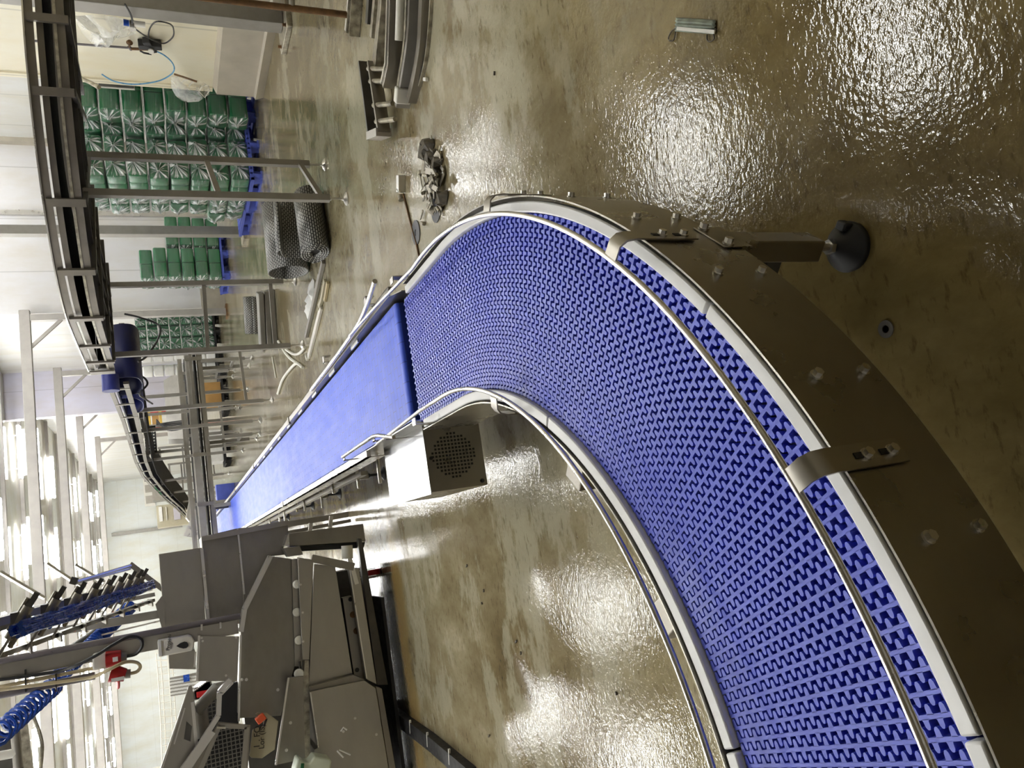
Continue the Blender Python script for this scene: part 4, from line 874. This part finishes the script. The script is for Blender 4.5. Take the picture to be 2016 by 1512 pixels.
# lower end: dark guard box, arm, roller, castor, tracks
g = pp('guard_box', [(568, 1050), (715, 1031), (720, 1066), (570, 1076)], 6.1, .25, 'steel_dull', bev=.004)
pp('guard_box_end', [(560, 1074), (567, 1052), (569, 1052), (570, 1076)], 6.08, .2, 'steel_light')
pp('guard_underside', [(571, 1077), (719, 1067), (716, 1078), (574, 1086)], 6.14, .2, 'black')
pp('hinge_block', [(558, 1079), (590, 1074), (597, 1092), (568, 1096)], 6.02, .15, 'steel_dull', bev=.004)
pbar('support_arm', [(613, 1099), (696, 1116)], MY-.03, .055, .05, 'steel_dull')
pcyl('white_roller', [(683, 1074), (684, 1100)], MY+.05, .042, 'roller', n=20)
cw = az(736, 1126, .05); MB().cyl(cw+V((-.02, 0, 0)), cw+V((.02, 0, 0)), .05, 18).build('castor_wheel', 'red', mc)
b = MB(); b.mm((cw.x-.03, cw.y-.03, .04), (cw.x-.025, cw.y+.03, .2)); b.mm((cw.x+.025, cw.y-.03, .04), (cw.x+.03, cw.y+.03, .2)); b.mm((cw.x-.04, cw.y-.04, .195), (cw.x+.04, cw.y+.04, .21)); b.build('castor_fork', 'steel_light', mc)
pbar('track_rail', [(540, 1037), (690, 1012)], 7.3, .05, .05, 'steel'); pbar('track_rail', [(560, 1050), (690, 1025)], 7.1, .03, .05, 'steel_dull')
for a, c in (((650, 1040), (652, 1016)), ((610, 1052), (612, 1030)), ((688, 1100), (702, 1150))): pbar('stay_rod', [a, c], 6.8 if a[1] < 1090 else MY-.03, .03, .03, 'steel_light')
for x, y in ((-1.9, 6.0), (-.3, 6.75), (-1.9, 6.75)): l = MB().mm((x-.03, y-.03, .0), (x+.03, y+.03, .32)).build('leg', 'steel_dull', mc)
MB().mm((-2.2, 6.05, .06), (-.45, 6.7, .085)).build('drip_tray', 'black', mc)
MB().mm((-2.4, 6.5, .1), (-.22, 6.8, 1.1)).build('rear_body', 'dark', mc)
# switch plate with rotary handle
t = pp('switch_plate', [(503, 1406), (507, 1403), (526, 1404), (548, 1420), (541, 1476), (533, 1481), (516, 1493), (495, 1492), (491, 1488), (497, 1438), (500, 1436), (519, 1430), (518, 1415)], MY-.14, .02, 'plateCream', bev=.002)
b = MB(); b.bar(ay(505, 1421, MY-.17), ay(521, 1408, MY-.17), .045, .05, (0, 1, 0)); b.build('rotary_handle', 'orange', t, bev=.006)
b = MB(); b.tube([ay(507, 1424, MY-.16), ay(515, 1418, MY-.16), ay(525, 1416, MY-.16), ay(519, 1430, MY-.16)], .008, 6); b.build('handle_loop', 'black', t)
def lettering(txt, px, Y, size, m, parent, up):
    cu = bpy.data.curves.new('lettering', 'FONT'); cu.body = txt; cu.size = size; cu.extrude = .0006
    tmp = bpy.data.objects.new('tmp', cu); me = bpy.data.meshes.new_from_object(tmp); bpy.data.objects.remove(tmp); bpy.data.curves.remove(cu)
    o = bpy.data.objects.new('lettering', me); COL.objects.link(o); me.materials.append(M[m]); p0 = V((0, 0, 0)); q = parent
    while q is not None: p0 += q.location; q = q.parent
    o.parent = parent; o.matrix_local = Matrix.Translation(ay(*px, Y)-p0) @ Matrix.Rotation(up, 4, 'Y') @ Matrix.Rotation(PI/2, 4, 'X'); return o
lettering('1 . FQ,', (511, 1473), MY-.1425, .055, 'black', t, .12); lettering('Lor (IS)', (520, 1474), MY-.1425, .05, 'black', t, .12)
# mesh guards
def grid_panel(name, px, Y, step, rim, parent=mc, tilt=0.):
    P = [ay(x, y, Y) for x, y in px]; t = MB()
    for i in range(len(P)): t.bar(P[i], P[(i+1) % len(P)], .014 if not rim else rim, .016, (0, 1, 0))
    o = t.build(name, 'steel', parent)
    x0, x1 = min(p.x for p in P), max(p.x for p in P); z0, z1 = min(p.z for p in P), max(p.z for p in P); b = MB()
    def inside(poly, x, z):
        r = False; j = len(poly)-1
        for i in range(len(poly)):
            a, c = poly[i], poly[j]
            if (a.z > z) != (c.z > z) and x < (c.x-a.x)*(z-a.z)/(c.z-a.z)+a.x: r = not r
            j = i
        return r
    n = int((x1-x0)/step); k = int((z1-z0)/step)
    for i in range(n+1):
        for j in range(k+1):
            x, z = x0+i*step, z0+j*step
            if inside(P, x, z):
                if inside(P, x+step, z): b.mm((x, Y-.003, z-.003), (x+step, Y+.003, z+.003))
                if inside(P, x, z+step): b.mm((x-.003, Y-.0025, z), (x+.003, Y+.0025, z+step))
    b.build('wire_grid', 'gridm', o, smooth=False)
    return o
grid_panel('mesh_guard', [(432, 1428), (486, 1431), (478, 1530), (388, 1530)], MY-.16, .026, .03)
pp('guard_border', [(430, 1421), (493, 1427), (487, 1530), (474, 1530), (482, 1436), (436, 1433)], MY-.165, .01, 'steel_dull')
pp('guard_border', [(430, 1421), (436, 1433), (392, 1512), (380, 1512)], MY-.165, .01, 'steel_dull')
pp('guard_shade_sheet', [(436, 1430), (490, 1430), (484, 1530), (386, 1530)], MY+.0, .02, 'black')  # black sheet added to paint in the darkness behind the mesh holes
grid_panel('mesh_guard', [(396, 1392), (420, 1368), (432, 1378), (428, 1418), (412, 1434), (396, 1432)], MY+.05, .026, 0)
pp('inner_back_plate', [(386, 1396), (432, 1352), (470, 1342), (470, 1425), (432, 1440), (396, 1530), (388, 1530)], MY+.3, .04, 'black')
for a, c in (((453, 1337), (432, 1362)), ((432, 1362), (430, 1408)), ((430, 1408), (395, 1464)), ((395, 1464), (355, 1520)), ((420, 1440), (365, 1520))): pbar('guard_rim', [a, c], MY-.2, .03, .05, 'steel_light')
pbar('guard_rim', [(458, 1344), (436, 1367)], MY-.19, .014, .02, 'steel_light')
pcyl('air_cylinder', [(430, 1352), (386, 1400)], MY-.02, .040, 'galv', n=16); pcyl('air_cylinder_rod', [(392, 1400), (400, 1450)], MY+.02, .05, 'galv', n=16)
pp('side_cover', [(372, 1350), (378, 1352), (386, 1398), (391, 1490), (386, 1530), (310, 1530), (334, 1460)], MY-.1, .04, 'steel', bev=.003)
pbar('bright_edge', [(364, 1394), (343, 1465)], MY-.11, .008, .008, 'steel_light'); pbar('bright_edge', [(372, 1350), (320, 1512)], MY-.105, .006, .01, 'steel_light'); pbar('bright_edge', [(379, 1382), (389, 1490)], MY-.105, .02, .012, 'steel_light')
pp('cover_notch', [(367, 1420), (378, 1430), (375, 1460), (362, 1455)], MY-.103, .01, 'dark')
pbar('clip', [(427, 1432), (444, 1433)], MY-.2, .012, .012, 'whitep')
# window door and chute beside the column
d_ = pp('hatch_door', [(391, 1252), (471, 1253), (467, 1341), (389, 1341)], MY-.05, .02, 'steel', bev=.002)
pbar('bright_edge', [(392, 1251), (388, 1341)], MY-.06, .014, .014, 'steel_light', d_); pbar('hinge_rod', [(474, 1250), (470, 1420)], MY-.06, .012, .014, 'steel_light', mc)
for x, y in ((397, 1256), (399, 1262), (445, 1330), (465, 1255)): MB().bolt(ay(x, y, MY-.052), (0, -1, 0), .006, .004).build('bolt', 'steel_light', d_)
for x, y in ((476, 1338), (485, 1338)): MB().bolt(ay(x, y, MY+.03), (0, -1, 0), .008, .02).build('bolt', 'steel_light', mc)
pp('chute', [(331, 1285), (384, 1280), (386, 1318), (333, 1317)], MY+.15, .3, 'steel', bev=.003); pbar('bright_edge', [(385, 1283), (383, 1313)], MY+.14, .012, .01, 'steel_light')
pp('chute_bracket', [(306, 1190), (318, 1174), (324, 1172), (326, 1248), (318, 1235)], 6.3, .05, 'steel'); pp('swing_arm', [(259, 1106), (316, 1150), (319, 1166), (253, 1115)], 6.34, .06, 'steel_dull')
# tall column with cables
t = thing('machine_column', 'square stainless column with grey conduit rising left of the hopper', 'column', (-.47, 6.0, 1.0))
p0, p1 = ay(475, 1243, MY), ay(0, 1326, MY)
MB().mm((-.50, MY, 1.12), (-.40, MY+.12, 3.9)).build('shaft', 'steel', t, bev=.004)
MB().tube([(-.385, MY-.01, 1.1), (-.385, MY-.01, 3.9)], .021, 12).build('conduit', 'conduit', t)
for x, y in ((434, 1229), (397, 1233)): pbar('conduit_clip', [(x, y-4), (x, y+8)], MY-.035, .012, .02, 'steel_light', t)
X2 = ay(100, 1348, MY).x
MB().tube([(X2, MY, ay(187, 1330, MY).z), (X2, MY, 3.9)], .024, 12).build('cable_conduit', 'conduit', t)
for x in (50, 110): pbar('cable_tie', [(x, 1318), (x+1, 1362)], MY-.03, .008, .01, 'black', t)
MB().tube([(X2+.05, MY-.02, ay(195, 1325, MY).z), (X2+.05, MY-.02, 3.9)], .011, 8).build('cream_cable', 'creamcable', t)
# power sockets
def sock(px, lb, hang):
    t = thing('power_socket', lb, 'socket', ay(*px[0], MY-.05), 'red industrial sockets')
    return t
t = sock([(205, 1298)], 'red industrial plug pushed in a white socket on the column, black cable', 0)
b = MB(); b.bar(ay(183, 1303, MY-.06), ay(212, 1298, MY-.06), .10, .09, (0, 1, 0)); b.build('socket_box', 'whitep', t, bev=.012)
b = MB(); b.cyl(ay(209, 1299, MY-.08), ay(239, 1294, MY-.08), .052, 18, .046); b.build('plug_body', 'red', t); MB().box(ay(227, 1298, MY-.13), (.028, .008, .03)).build('plug_label', 'whitewrap', t)
MB().cyl(ay(239, 1294, MY-.08), ay(250, 1293, MY-.08), .032, 14, .026).build('plug_gland', 'galv', t)
cable('power_cable', [ay(250, 1292, MY-.08), ay(268, 1287, MY-.09), ay(280, 1272, MY-.1), ay(276, 1258, MY-.1), ay(255, 1253, MY-.1), ay(225, 1268, MY-.12), ay(190, 1290, MY-.13), ay(150, 1310, MY-.1), ay(118, 1321, MY-.05), ay(60, 1330, MY-.04), ay(0, 1338, MY-.04)], .011, 'cable', 'thick black cable looping from the red plug along the column')
t = sock([(232, 1335)], 'red socket hanging free with open flap on a cream cable', 0)
MB().cyl(ay(218, 1325, MY-.02), ay(247, 1329, MY-.02), .058, 18, .040).build('socket_body', 'red', t); MB().cyl(ay(247, 1327, MY-.02), ay(257, 1326, MY-.02), .028, 14).build('socket_gland', 'galv', t)
b = MB(); c = ay(234, 1341, MY-.03); b.lathe([(.045, 0), (.05, .008), (.045, .014)], c, 18, Matrix.Rotation(.2, 3, 'X')); b.build('socket_flap', 'red', t); MB().box(ay(232, 1337, MY-.09), (.022, .01, .075)).build('socket_label', 'whitewrap', t)
cable('power_cable', [ay(257, 1326, MY-.02), ay(270, 1322, MY-.03), ay(276, 1312, MY-.04), ay(268, 1304, MY-.06), ay(245, 1304, MY-.12), ay(215, 1318, MY-.14), ay(185, 1332, MY-.08), ay(150, 1338, MY-.05), ay(80, 1348, MY-.05), ay(0, 1358, MY-.05)], .011, 'creamcable', 'cream cable looping from the hanging red socket')
# soap dispenser
t = thing('soap_dispenser', 'white soap dispenser with black drop shaped window on the steel column', 'dispenser', ay(350, 1272, MY-.1))
P = [ay(x, y, MY-.12) for x, y in ((311, 1262), (318, 1260), (370, 1251), (378, 1253), (383, 1262), (382, 1274), (378, 1281), (318, 1293), (312, 1292))]
MB().prism(P, (0, .11, 0)).build('case', 'whitep', t, bev=.008); P = [ay(x, y, MY-.125) for x, y in ((310, 1262), (318, 1260), (320, 1293), (312, 1293))]; MB().prism(P, (0, .11, 0)).build('lid', 'whitewrap', t, bev=.004)
P = [ay(347+a, 1272+c, MY-.124) for a, c in ((0, 0), (8, -6), (16, -9), (21, -8), (24, -4), (24, 0), (20, 4), (14, 5), (6, 3))]; MB().prism(P, (0, .006, 0)).build('level_window', 'black', t)
lettering('Proseni', (334, 1281), MY-.1215, .034, 'cable', t, .17); lettering('soap', (338, 1277), MY-.1215, .022, 'cable', t, .17)
# valve rail with blue tubing, overhead left, running toward the camera
RX, RZ = -.01, 1.765
def rl(y, dx=0, dz=0): return V((RX+dx, y, RZ+dz))
t = thing('valve_rail', 'overhead rail of metal pinch valves threaded with bundles of bright blue air tubes', 'valve rail', (-.02, 5, 1.7))
NR = ay(262, 1138, 6.2); 
r0 = az(0, 1226, 1.9); 
def onrail(x, y, Y): return ay(x, y, Y)
A, B = ay(255, 1149, 6.15), ay(0, 1222, 3.6)
def rail_at(f): return A.lerp(B, f)
dirr = (B-A).normalized()
MB().bar(A, B+dirr*.3, .03, .075, (0, 0, 1)).build('main_bar', 'galv', t)
for k in range(9):
    f = .06+.94*(k/8)**1.25; c = rail_at(f); Y = c.y; s = 1.0
    vd = V((-.012, -.01, -.07)); vt = MB(); p = c+V((-.03, -.12, -.07)); d = V((-.075, .01, .05))
    vt.cyl(p-d*.9, p+d*.5, .02, 10); vt.cyl(p-d*.9+V((-.03, 0, 0)), p+d*.5+V((-.03, 0, 0)), .010, 8); vt.cyl(p-d*.9+V((.03, 0, 0)), p+d*.5+V((.03, 0, 0)), .010, 8)
    o = vt.build('pinch_valve', 'steel_dull', t); MB().box(p-d*.1, (.09, .03, .04)).build('valve_yoke', 'dark', o); MB().bar(p+d*.5, p+d*1.5, .035, .010).build('valve_lever', 'steel_dull', o); MB().bar(p-d*.9, p-d*1.5, .02, .02).build('valve_foot', 'dark', o)
    MB().mm((c.x-.012, c.y-.012, c.z-.02), (c.x+.012, c.y+.012, c.z+.055)).build('rail_stud', 'dark', t)
for k in range(14):
    pts = []
    for i in range(13):
        f = -.02+1.12*i/12; c = rail_at(f); pts.append(c+V((-.05+.012*(k % 4)-.006*math.sin(i*.9+k), 0, -.115-.013*(k//4)+.010*math.sin(i*1.1+k*.6))))
    MB().tube(smooth_path(pts, 3), .0075, 6).build('blue_tube', 'bluetube', t)
for k in range(7):
    f = .1+.13*k; a = rail_at(f)+V((-.05, 0, -.11)); c = rail_at(f+.1)+V((-.06, 0, -.15)); MB().tube(smooth_path([a+V((.03, 0, .05)), a+V((.02, -.1, .06)), (a+c)/2+V((.02, -.08, .03)), c], 4), .008, 6).build('blue_tube', 'bluetube', t)
A2, B2 = ay(300, 1182, 6.2), ay(0, 1290, 3.7)
MB().bar(A2, B2, .02, .035).build('lower_bar', 'steel', t)
for k in range(7):
    c = A2.lerp(B2, .05+.14*k); MB().bar(c, c+V((-.01, -.12, -.03)), .04, .008).build('drip_finger', 'steel', t); MB().cyl(c+V((-.01, -.02, .03)), c+V((.0, -.05, .03)), .012, 8).build('orange_fitting', 'yellowsign' if k % 2 else 'orange', t)
pp('rail_bracket', [(0, 1228), (34, 1217), (38, 1232), (0, 1243)], 3.6, .06, 'galv', t)
MB().cyl(ay(150, 1146, 5.2), ay(256, 1114, 6.3), .012, 8).build('stay_rod', 'steel_light', t); MB().cyl(ay(150, 1148, 5.2), ay(256, 1120, 6.3), .008, 8).build('stay_rod', 'steel_light', t)
MB().bar(ay(139, 1142, 5.1), ay(152, 1145, 5.1), .03, .04).build('rod_end_block', 'dark', t)
# second column behind and other steelwork
t = thing('machine_frame', 'grey steel uprights and rods standing behind the hopper below the valve rail', 'frame', (-.5, 6.8, 1.2))
for a, c, w in (((318, 1208), (60, 1252), .06), ((300, 1160), (200, 1180), .02), ((305, 1170), (180, 1196), .03), ((318, 1215), (200, 1236), .012), ((316, 1222), (200, 1250), .012), ((318, 1240), (180, 1275), .014), ((308, 1150), (255, 1160), .012)):
    MB().bar(ay(*a, 7.0), ay(*c, 7.0), w, w).build('upright' if w > .02 else 'stay_rod', 'galv' if w > .02 else 'steel_light', t)
for a, c in (((0, 1126), (88, 1178)), ((92, 1110), (160, 1155)), ((148, 1113), (205, 1147))): MB().cyl(ay(*a, 8.2), ay(*c, 8.2), .018, 8).build('diagonal_stay', 'steel_light', t)
# blue spiral hoses
def coil(lb, a, c, R, turns, r, sag=0):
    a = V(a); c = V(c); d = (c-a).normalized(); l = d.cross(V((0, 0, 1))).normalized(); u = l.cross(d); n = int(turns*12); pts = []
    for i in range(n+1):
        f = i/n; p = a.lerp(c, f)+V((0, 0, -sag*math.sin(PI*f))); an = 2*PI*turns*f; pts.append(p+l*math.cos(an)*R+u*math.sin(an)*R)
    return MB().tube(pts, r, 6).build('spiral_hose', 'bluetube', None, lb, 'hose', 'blue spiral hoses')
coil('coarse blue spiral hose slanting down from the picture corner behind the cables', ay(-10, 1452, 5.2), ay(106, 1350, 6.3), .055, 12, .011)
coil('fine blue spiral hose behind the column, continuing under the valve rail', ay(118, 1330, 6.5), ay(255, 1196, 7.6), .05, 34, .010)
b = MB(); b.tube(smooth_path([ay(118, 1300, 7.0), ay(150, 1278, 7.1), ay(190, 1250, 7.3), ay(240, 1208, 7.7)], 5), .055, 12); b.build('ribbed_hose', 'dark', None, 'dark ribbed hose above the fine blue spiral hose', 'hose')
t = thing('pipe_stack', 'dark ribbed unit with pale pipes at the extreme lower left corner', 'pipes', ay(30, 1490, 6.5))
MB().mm((ay(25, 1512, 7).x-.4, 7, ay(45, 1480, 7).z), (ay(25, 1440, 7).x, 7.1, ay(0, 1480, 7).z+.2)).build('ribbed_panel', 'dark', t)
for a, c, m in (((0, 1488), (32, 1482), 'whitep'), ((30, 1440), (36, 1512), 'galv')): MB().cyl(ay(*a, 6.6), ay(*c, 6.6), .03, 12).build('pipe', m, t)
MB().bar(ay(44, 1415, 6.8), ay(58, 1520, 6.8), .05, .05).build('upright', 'wornbar', t)
cable('brown_hose', [ay(58, 1402, 6.5), ay(70, 1420, 6.5), ay(82, 1460, 6.5), ay(82, 1490, 6.5), ay(78, 1525, 6.5)], .012, 'wornbar', 'thin brown hose drooping in front of the left ceiling lights', 'hose')
# jug at the bottom edge
t = thing('plastic_jug', 'pale green white plastic jug with dark green band at the bottom of the machine', 'jug', ay(620, 1500, MY-.25))
P = [ay(x, y, MY-.3) for x, y in ((577, 1530), (586, 1495), (592, 1494), (597, 1501), (610, 1502), (619, 1489), (650, 1494), (653, 1500), (647, 1530))]
MB().prism(P, (0, .15, 0)).build('body', 'hivis', t, bev=.012); P = [ay(x, y, MY-.306) for x, y in ((593, 1503), (599, 1503), (597, 1530), (590, 1530))]; MB().prism(P, (0, .02, 0)).build('band', 'green', t)
# black hose guard on the floor
t = thing('floor_cable_guard', 'long black cable guard with white bands angling out from under the machine', 'cable guard', (-1.4, 5.4, 0))
P = [az(762, 1396, .03), az(800, 1425, .03), az(850, 1462, .03), az(930, 1530, .03)]
MB().sweep(P, rect(-.05, .05, -.03, .025)).build('guard_strip', 'black', t)
for x, y in ((808, 1431), (842, 1456), (885, 1490)): p = az(x, y, .05); MB().box(p+V((0, 0, .0)), (.10, .012, .012), Matrix.Rotation(-.3, 3, 'Z')).build('white_band', 'whitep', t)
MB().mm((-2.6, 5.35, 0), (-2.0, 5.9, .06)).build('floor_box', 'black', None, 'low dark box lying on the floor under the machine corner', 'box')

# ---------------------------------------------------------------- background machines and goods
t = thing('transfer_conveyor', 'waist high grey channel conveyor crossing the background behind the long blue belt', 'conveyor', (1.8, 13.9, 0))
for y in (13.6, 14.05):
    MB().mm((-.9, y-.03, .955), (3.55, y+.03, 1.06)).build('upper_rail', 'galv', t, bev=.005); MB().mm((-.9, y-.03, .80), (3.55, y+.03, .87)).build('lower_rail', 'steel_dull', t)
MB().mm((-.9, 13.6, .90), (3.55, 14.05, .93)).build('chain', 'blackbelt', t)
for x in (3.35, 2.55, 1.75, .95, .2, -.5): MB().mm((x-.03, 13.55, .80), (x+.03, 13.57, 1.07)).build('tie_plate', 'steel', t)
for x in (3.3, 2.0, .9, -.4):
    for y in (13.55, 14.1): post(t, x, y, .82, .055, .13)
    MB().bar((x, 13.55, .3), (x, 14.1, .32), .04, .04).build('leg_brace', 'galv', t)
t = thing('transfer_conveyor', 'second channel conveyor in the background, higher and farther than the first', 'conveyor', (2, 18, 0))
for y in (17.0, 17.6): MB().mm((-.5, y-.03, 1.02), (4.2, y+.03, 1.10)).build('upper_rail', 'steel_dull', t)
MB().mm((-.5, 17.0, .96), (4.2, 17.6, .98)).build('chain', 'blackbelt', t)
for x in (3.9, 3.2, 2.6, 1.2, .2):
    for y in (17.0, 17.6): post(t, x, y, 1.02, .055, .13)
    MB().bar((x, 17, .35), (x, 17.6, .35), .04, .04).build('leg_brace', 'galv', t)
t = thing('washing_tunnel', 'long pale steel machine hull with sloping lid behind the crossing conveyors', 'machine', (4.5, 22.5, 0))
MB().mm((3.3, 22, .55), (5.1, 23.4, 1.0)).build('hull', 'galv', t, bev=.02); b = MB(); b.prism([(3.3, 22, 1.0), (5.1, 22, 1.0), (5.0, 22.5, 1.35), (3.4, 22.5, 1.35)], (0, .9, 0)); b.build('lid', 'galv', t)
for x in (3.4, 4.2, 5.0): MB().mm((x-.04, 22, 0), (x+.04, 22.08, .55)).build('leg', 'galv', t)
for i in range(3): MB().mm((3.4+i*.58, 21.97, .62), (3.85+i*.58, 22, .95)).build('panel', 'steel_dull', t)
t = thing('carton', 'brown cardboard carton on a pallet seen between the conveyor legs', 'carton', (4.15, 19.9, .15)); MB().mm((3.6, 19.2, .16), (4.15, 19.7, .62)).build('box', 'card', t, bev=.004)
MB().mm((3.595, 19.195, .52), (4.155, 19.4, .60)).build('tape', 'whitep', t)
dup(PB, (3.9, 19.5, 0), 0, 'black pallet carrying the brown carton between the conveyor legs', 'black pallets in the distance', (.8, .8, 1))
MB().mm((2.4, 20.2, .16), (3.2, 20.9, .75)).build('wrapped_stack', 'whitewrap', None, 'film wrapped brown goods on a pallet beyond the crossing conveyor', 'goods', bev=.03)
dup(PB, (2.8, 20.55, 0), 0, 'black pallet under film wrapped goods beyond the crossing conveyor', 'black pallets in the distance', (.8, .8, 1))
for k, (x, y) in enumerate(((1.6, 20.2), (1.15, 20.6))): MB().mm((x-.22, y-.2, 0), (x+.22, y+.2, .42)).build('blue_crate', 'pallet', None, ['dark blue crate on the floor far behind the crossing conveyor', 'second dark blue crate nearer to the long conveyor'][k], 'crate', bev=.01)
t = thing('cable_cabinet', 'black perforated panel with a bundle of cables beneath the sloping conveyor', 'panel', (2.7, 17.9, 1.3))
pa_, pb_ = ay(283, 840, 18.2), ay(310, 890, 18.2)
MB().mm((pb_.x, 18.2, pb_.z), (pa_.x, 18.26, pa_.z)).build('panel', 'black', t)
for i in range(8):
    for j in range(4): x = pb_.x+.04+i*(pa_.x-pb_.x-.05)/8; z = pb_.z+.03+j*(pa_.z-pb_.z)/4.2; MB().mm((x, 18.19, z), (x+.03, 18.2, z+.03)).build('perforation', 'whitep', t, smooth=False)
for k in range(6): MB().tube(smooth_path([ay(308, 836-k*2, 18.1), ay(330, 832+k*3, 18.0), ay(362, 828+k*3, 17.9)], 4), .014, 6).build('cable', 'cable', t)
for x in (pa_.x, pb_.x): MB().mm((x-.03, 18.2, 0), (x+.03, 18.26, pa_.z)).build('post', 'galv', t)
t = thing('pallet_rack', 'red and yellow racking visible beyond the sloping conveyor', 'rack', (5.8, 33, 0))
for x in (5.5, 6.05): MB().mm((x-.05, 32.9, 0), (x+.05, 33.0, 2.0)).build('upright', 'redpipe', t)
for z in (.8, 1.45, 1.85): MB().mm((5.45, 32.88, z), (6.1, 32.98, z+.1)).build('beam', 'yellowsign', t)
MB().mm((5.55, 32.9, 1.56), (6.0, 33.3, 1.8)).build('load', 'card', t)
MB().cyl(ax(60, 823, 6.1), ax(222, 807, 6.1), .06, 10).build('red_pipe', 'redpipe', None, 'red pipe running along the wall behind the portal frames', 'pipe')
# far green skip hopper, wrapping machine, wall notice
t = thing('tipping_hopper', 'grey metal hopper holding green pieces against the far white wall', 'hopper', (2.5, 40, 0))
pp('body', [(297, 942), (301, 986), (336, 982), (344, 977), (332, 962)], 42, 1.2, 'steel_dull', t); pp('green_load', [(302, 946), (304, 958), (312, 974), (330, 972), (332, 962)], 41.9, .1, 'green', t, bev=.05)
for y in (950, 980): q = ay(340, y, 42); MB().mm((q.x-.08, 42, 0), (q.x+.08, 42.2, q.z)).build('leg', 'steel_dull', t)
t = thing('wall_notice', 'white notice board with three grey panels on the far wall', 'notice', (3.2, 56.9, 4)); 
a = ay(293, 962, 56.9); MB().box(a, (2.3, .05, .62)).build('board', 'whitep', t)
for s in (-1, 0, 1): MB().box(a+V((s*.72, -.04, 0)), (.5, .03, .45)).build('grey_panel', 'steel_dull', t)
t = thing('wrapping_machine', 'cream cabinet with white film roll and blue window near the far wall', 'machine', (1.6, 34, 0))
def bx(px0, px1, Y, dep, nm, m, par):
    a, c = ay(*px0, Y), ay(*px1, Y); return MB().mm((a.x, Y, a.z), (c.x, Y+dep, c.z)).build(nm, m, par, bev=.01)
bx((307, 996), (378, 1030), 38, 1.0, 'cabinet', 'plateCream', t); bx((312, 998), (321, 1026), 37.9, .1, 'film_roll', 'whitewrap', t); bx((341, 1000), (356, 1022), 37.9, .1, 'window', 'lilac', t); bx((326, 998), (330, 1024), 37.9, .1, 'strip', 'whitep', t); bx((372, 1000), (420, 1030), 38.1, .9, 'base', 'wornbar', t)
t = thing('chute_hood', 'grey sheet metal chute hood at the foot of the sloping conveyor', 'chute', (1.9, 27, .6))
pp('hood', [(372, 985), (382, 978), (392, 1002), (404, 1038), (384, 1040), (366, 1018)], 26, .8, 'steel', t, bev=.01); pp('side_plate', [(384, 1002), (404, 1040), (398, 1062), (360, 1055)], 25.5, .1, 'steel_light', t)
# wire shelving and printed board on the far left
t = thing('wire_shelving', 'tall white wire mesh shelving standing against the far wall at the left', 'shelving', (-5, 30, 0))
b = MB()
for y in (1286, 1300): b.bar(ay(305, y, 30), ay(420, y+4, 30), .03, .03)
pts = [(307, 1286), (311, 1330), (314, 1380), (317, 1430), (319, 1512)]
for k, dx in enumerate((0, 8, 22, 30)): b.tube([ay(x+dx, y, 30+.3*(k % 2)) for x, y in pts], .02, 5)
for y in range(1300, 1510, 14): b.tube([ay(308+(y-1286)*.06, y, 30), ay(345, y-3, 30)], .014, 5)
b.build('wire_frame', 'whitep', t)
for x in (-6.2, -8.5): MB().cyl((x, 30, 0), (x, 30, 2.6), .03, 8).build('post', 'whitep', t)
def crate_grid(px, Y, lb, m):
    P = [ay(x, y, Y) for x, y in px]; o = MB().prism(P, (0, .4, 0)).build('slotted_board', m, None, lb, 'board'); b = MB()
    u = P[1]-P[0]; v = P[3]-P[0]
    for i in range(9):
        for j in range(5): c = P[0]+u*((i+.5)/9)+v*((j+.5)/5)+V((0, -.01, 0)); b.box(c, (.022, .01, .05))
    b.build('slots', 'galv', o, smooth=False)
    for c in (P[0], P[1]): MB().mm((c.x-.02, Y+.1, 0), (c.x+.02, Y+.14, c.z)).build('stand_leg', 'galv', o)
    return o
crate_grid([(334, 1339), (386, 1331), (390, 1358), (336, 1373)], 16, 'pale slotted plastic panel with blue mark above the triangular cover', 'whitewrap')
o = crate_grid([(383, 1362), (412, 1340), (410, 1374), (386, 1378)], 8.5, 'pale plastic grid with red label beside the grey air cylinder', 'whitewrap')
MB().box(ay(398, 1366, 8.45), (.05, .02, .10)).build('red_label', 'redpipe', o); 
c = ay(367, 1335, 15.95); MB().box(c, (.12, .02, .1)).build('blue_mark', 'bluetube', bpy.data.objects['slotted_board'])
# conduit on the far wall
b = MB(); b.mm((ay(250, 1049, 56.9).x-.1, 56.8, ay(360, 1046, 56.9).z), (ay(250, 1049, 56.9).x+.1, 56.98, 4.9)); b.build('wall_conduit', 'galv', None, 'grey cable duct running down the far white wall', 'duct')
# ---------------------------------------------------------------- light, view
w = bpy.data.worlds.new('World'); SC.world = w; w.use_nodes = True
w.node_tree.nodes['Background'].inputs[0].default_value = (.9, .95, 1, 1); w.node_tree.nodes['Background'].inputs[1].default_value = .02
SC.view_settings.view_transform = 'Standard'; SC.view_settings.look = 'None'; SC.view_settings.gamma = 1; SC.view_settings.exposure = .76
SC.view_settings.use_curve_mapping = False
SC.cycles.max_bounces = 7; SC.cycles.transparent_max_bounces = 10; SC.cycles.caustics_reflective = False; SC.cycles.caustics_refractive = False
SC.cycles.sample_clamp_indirect = 6
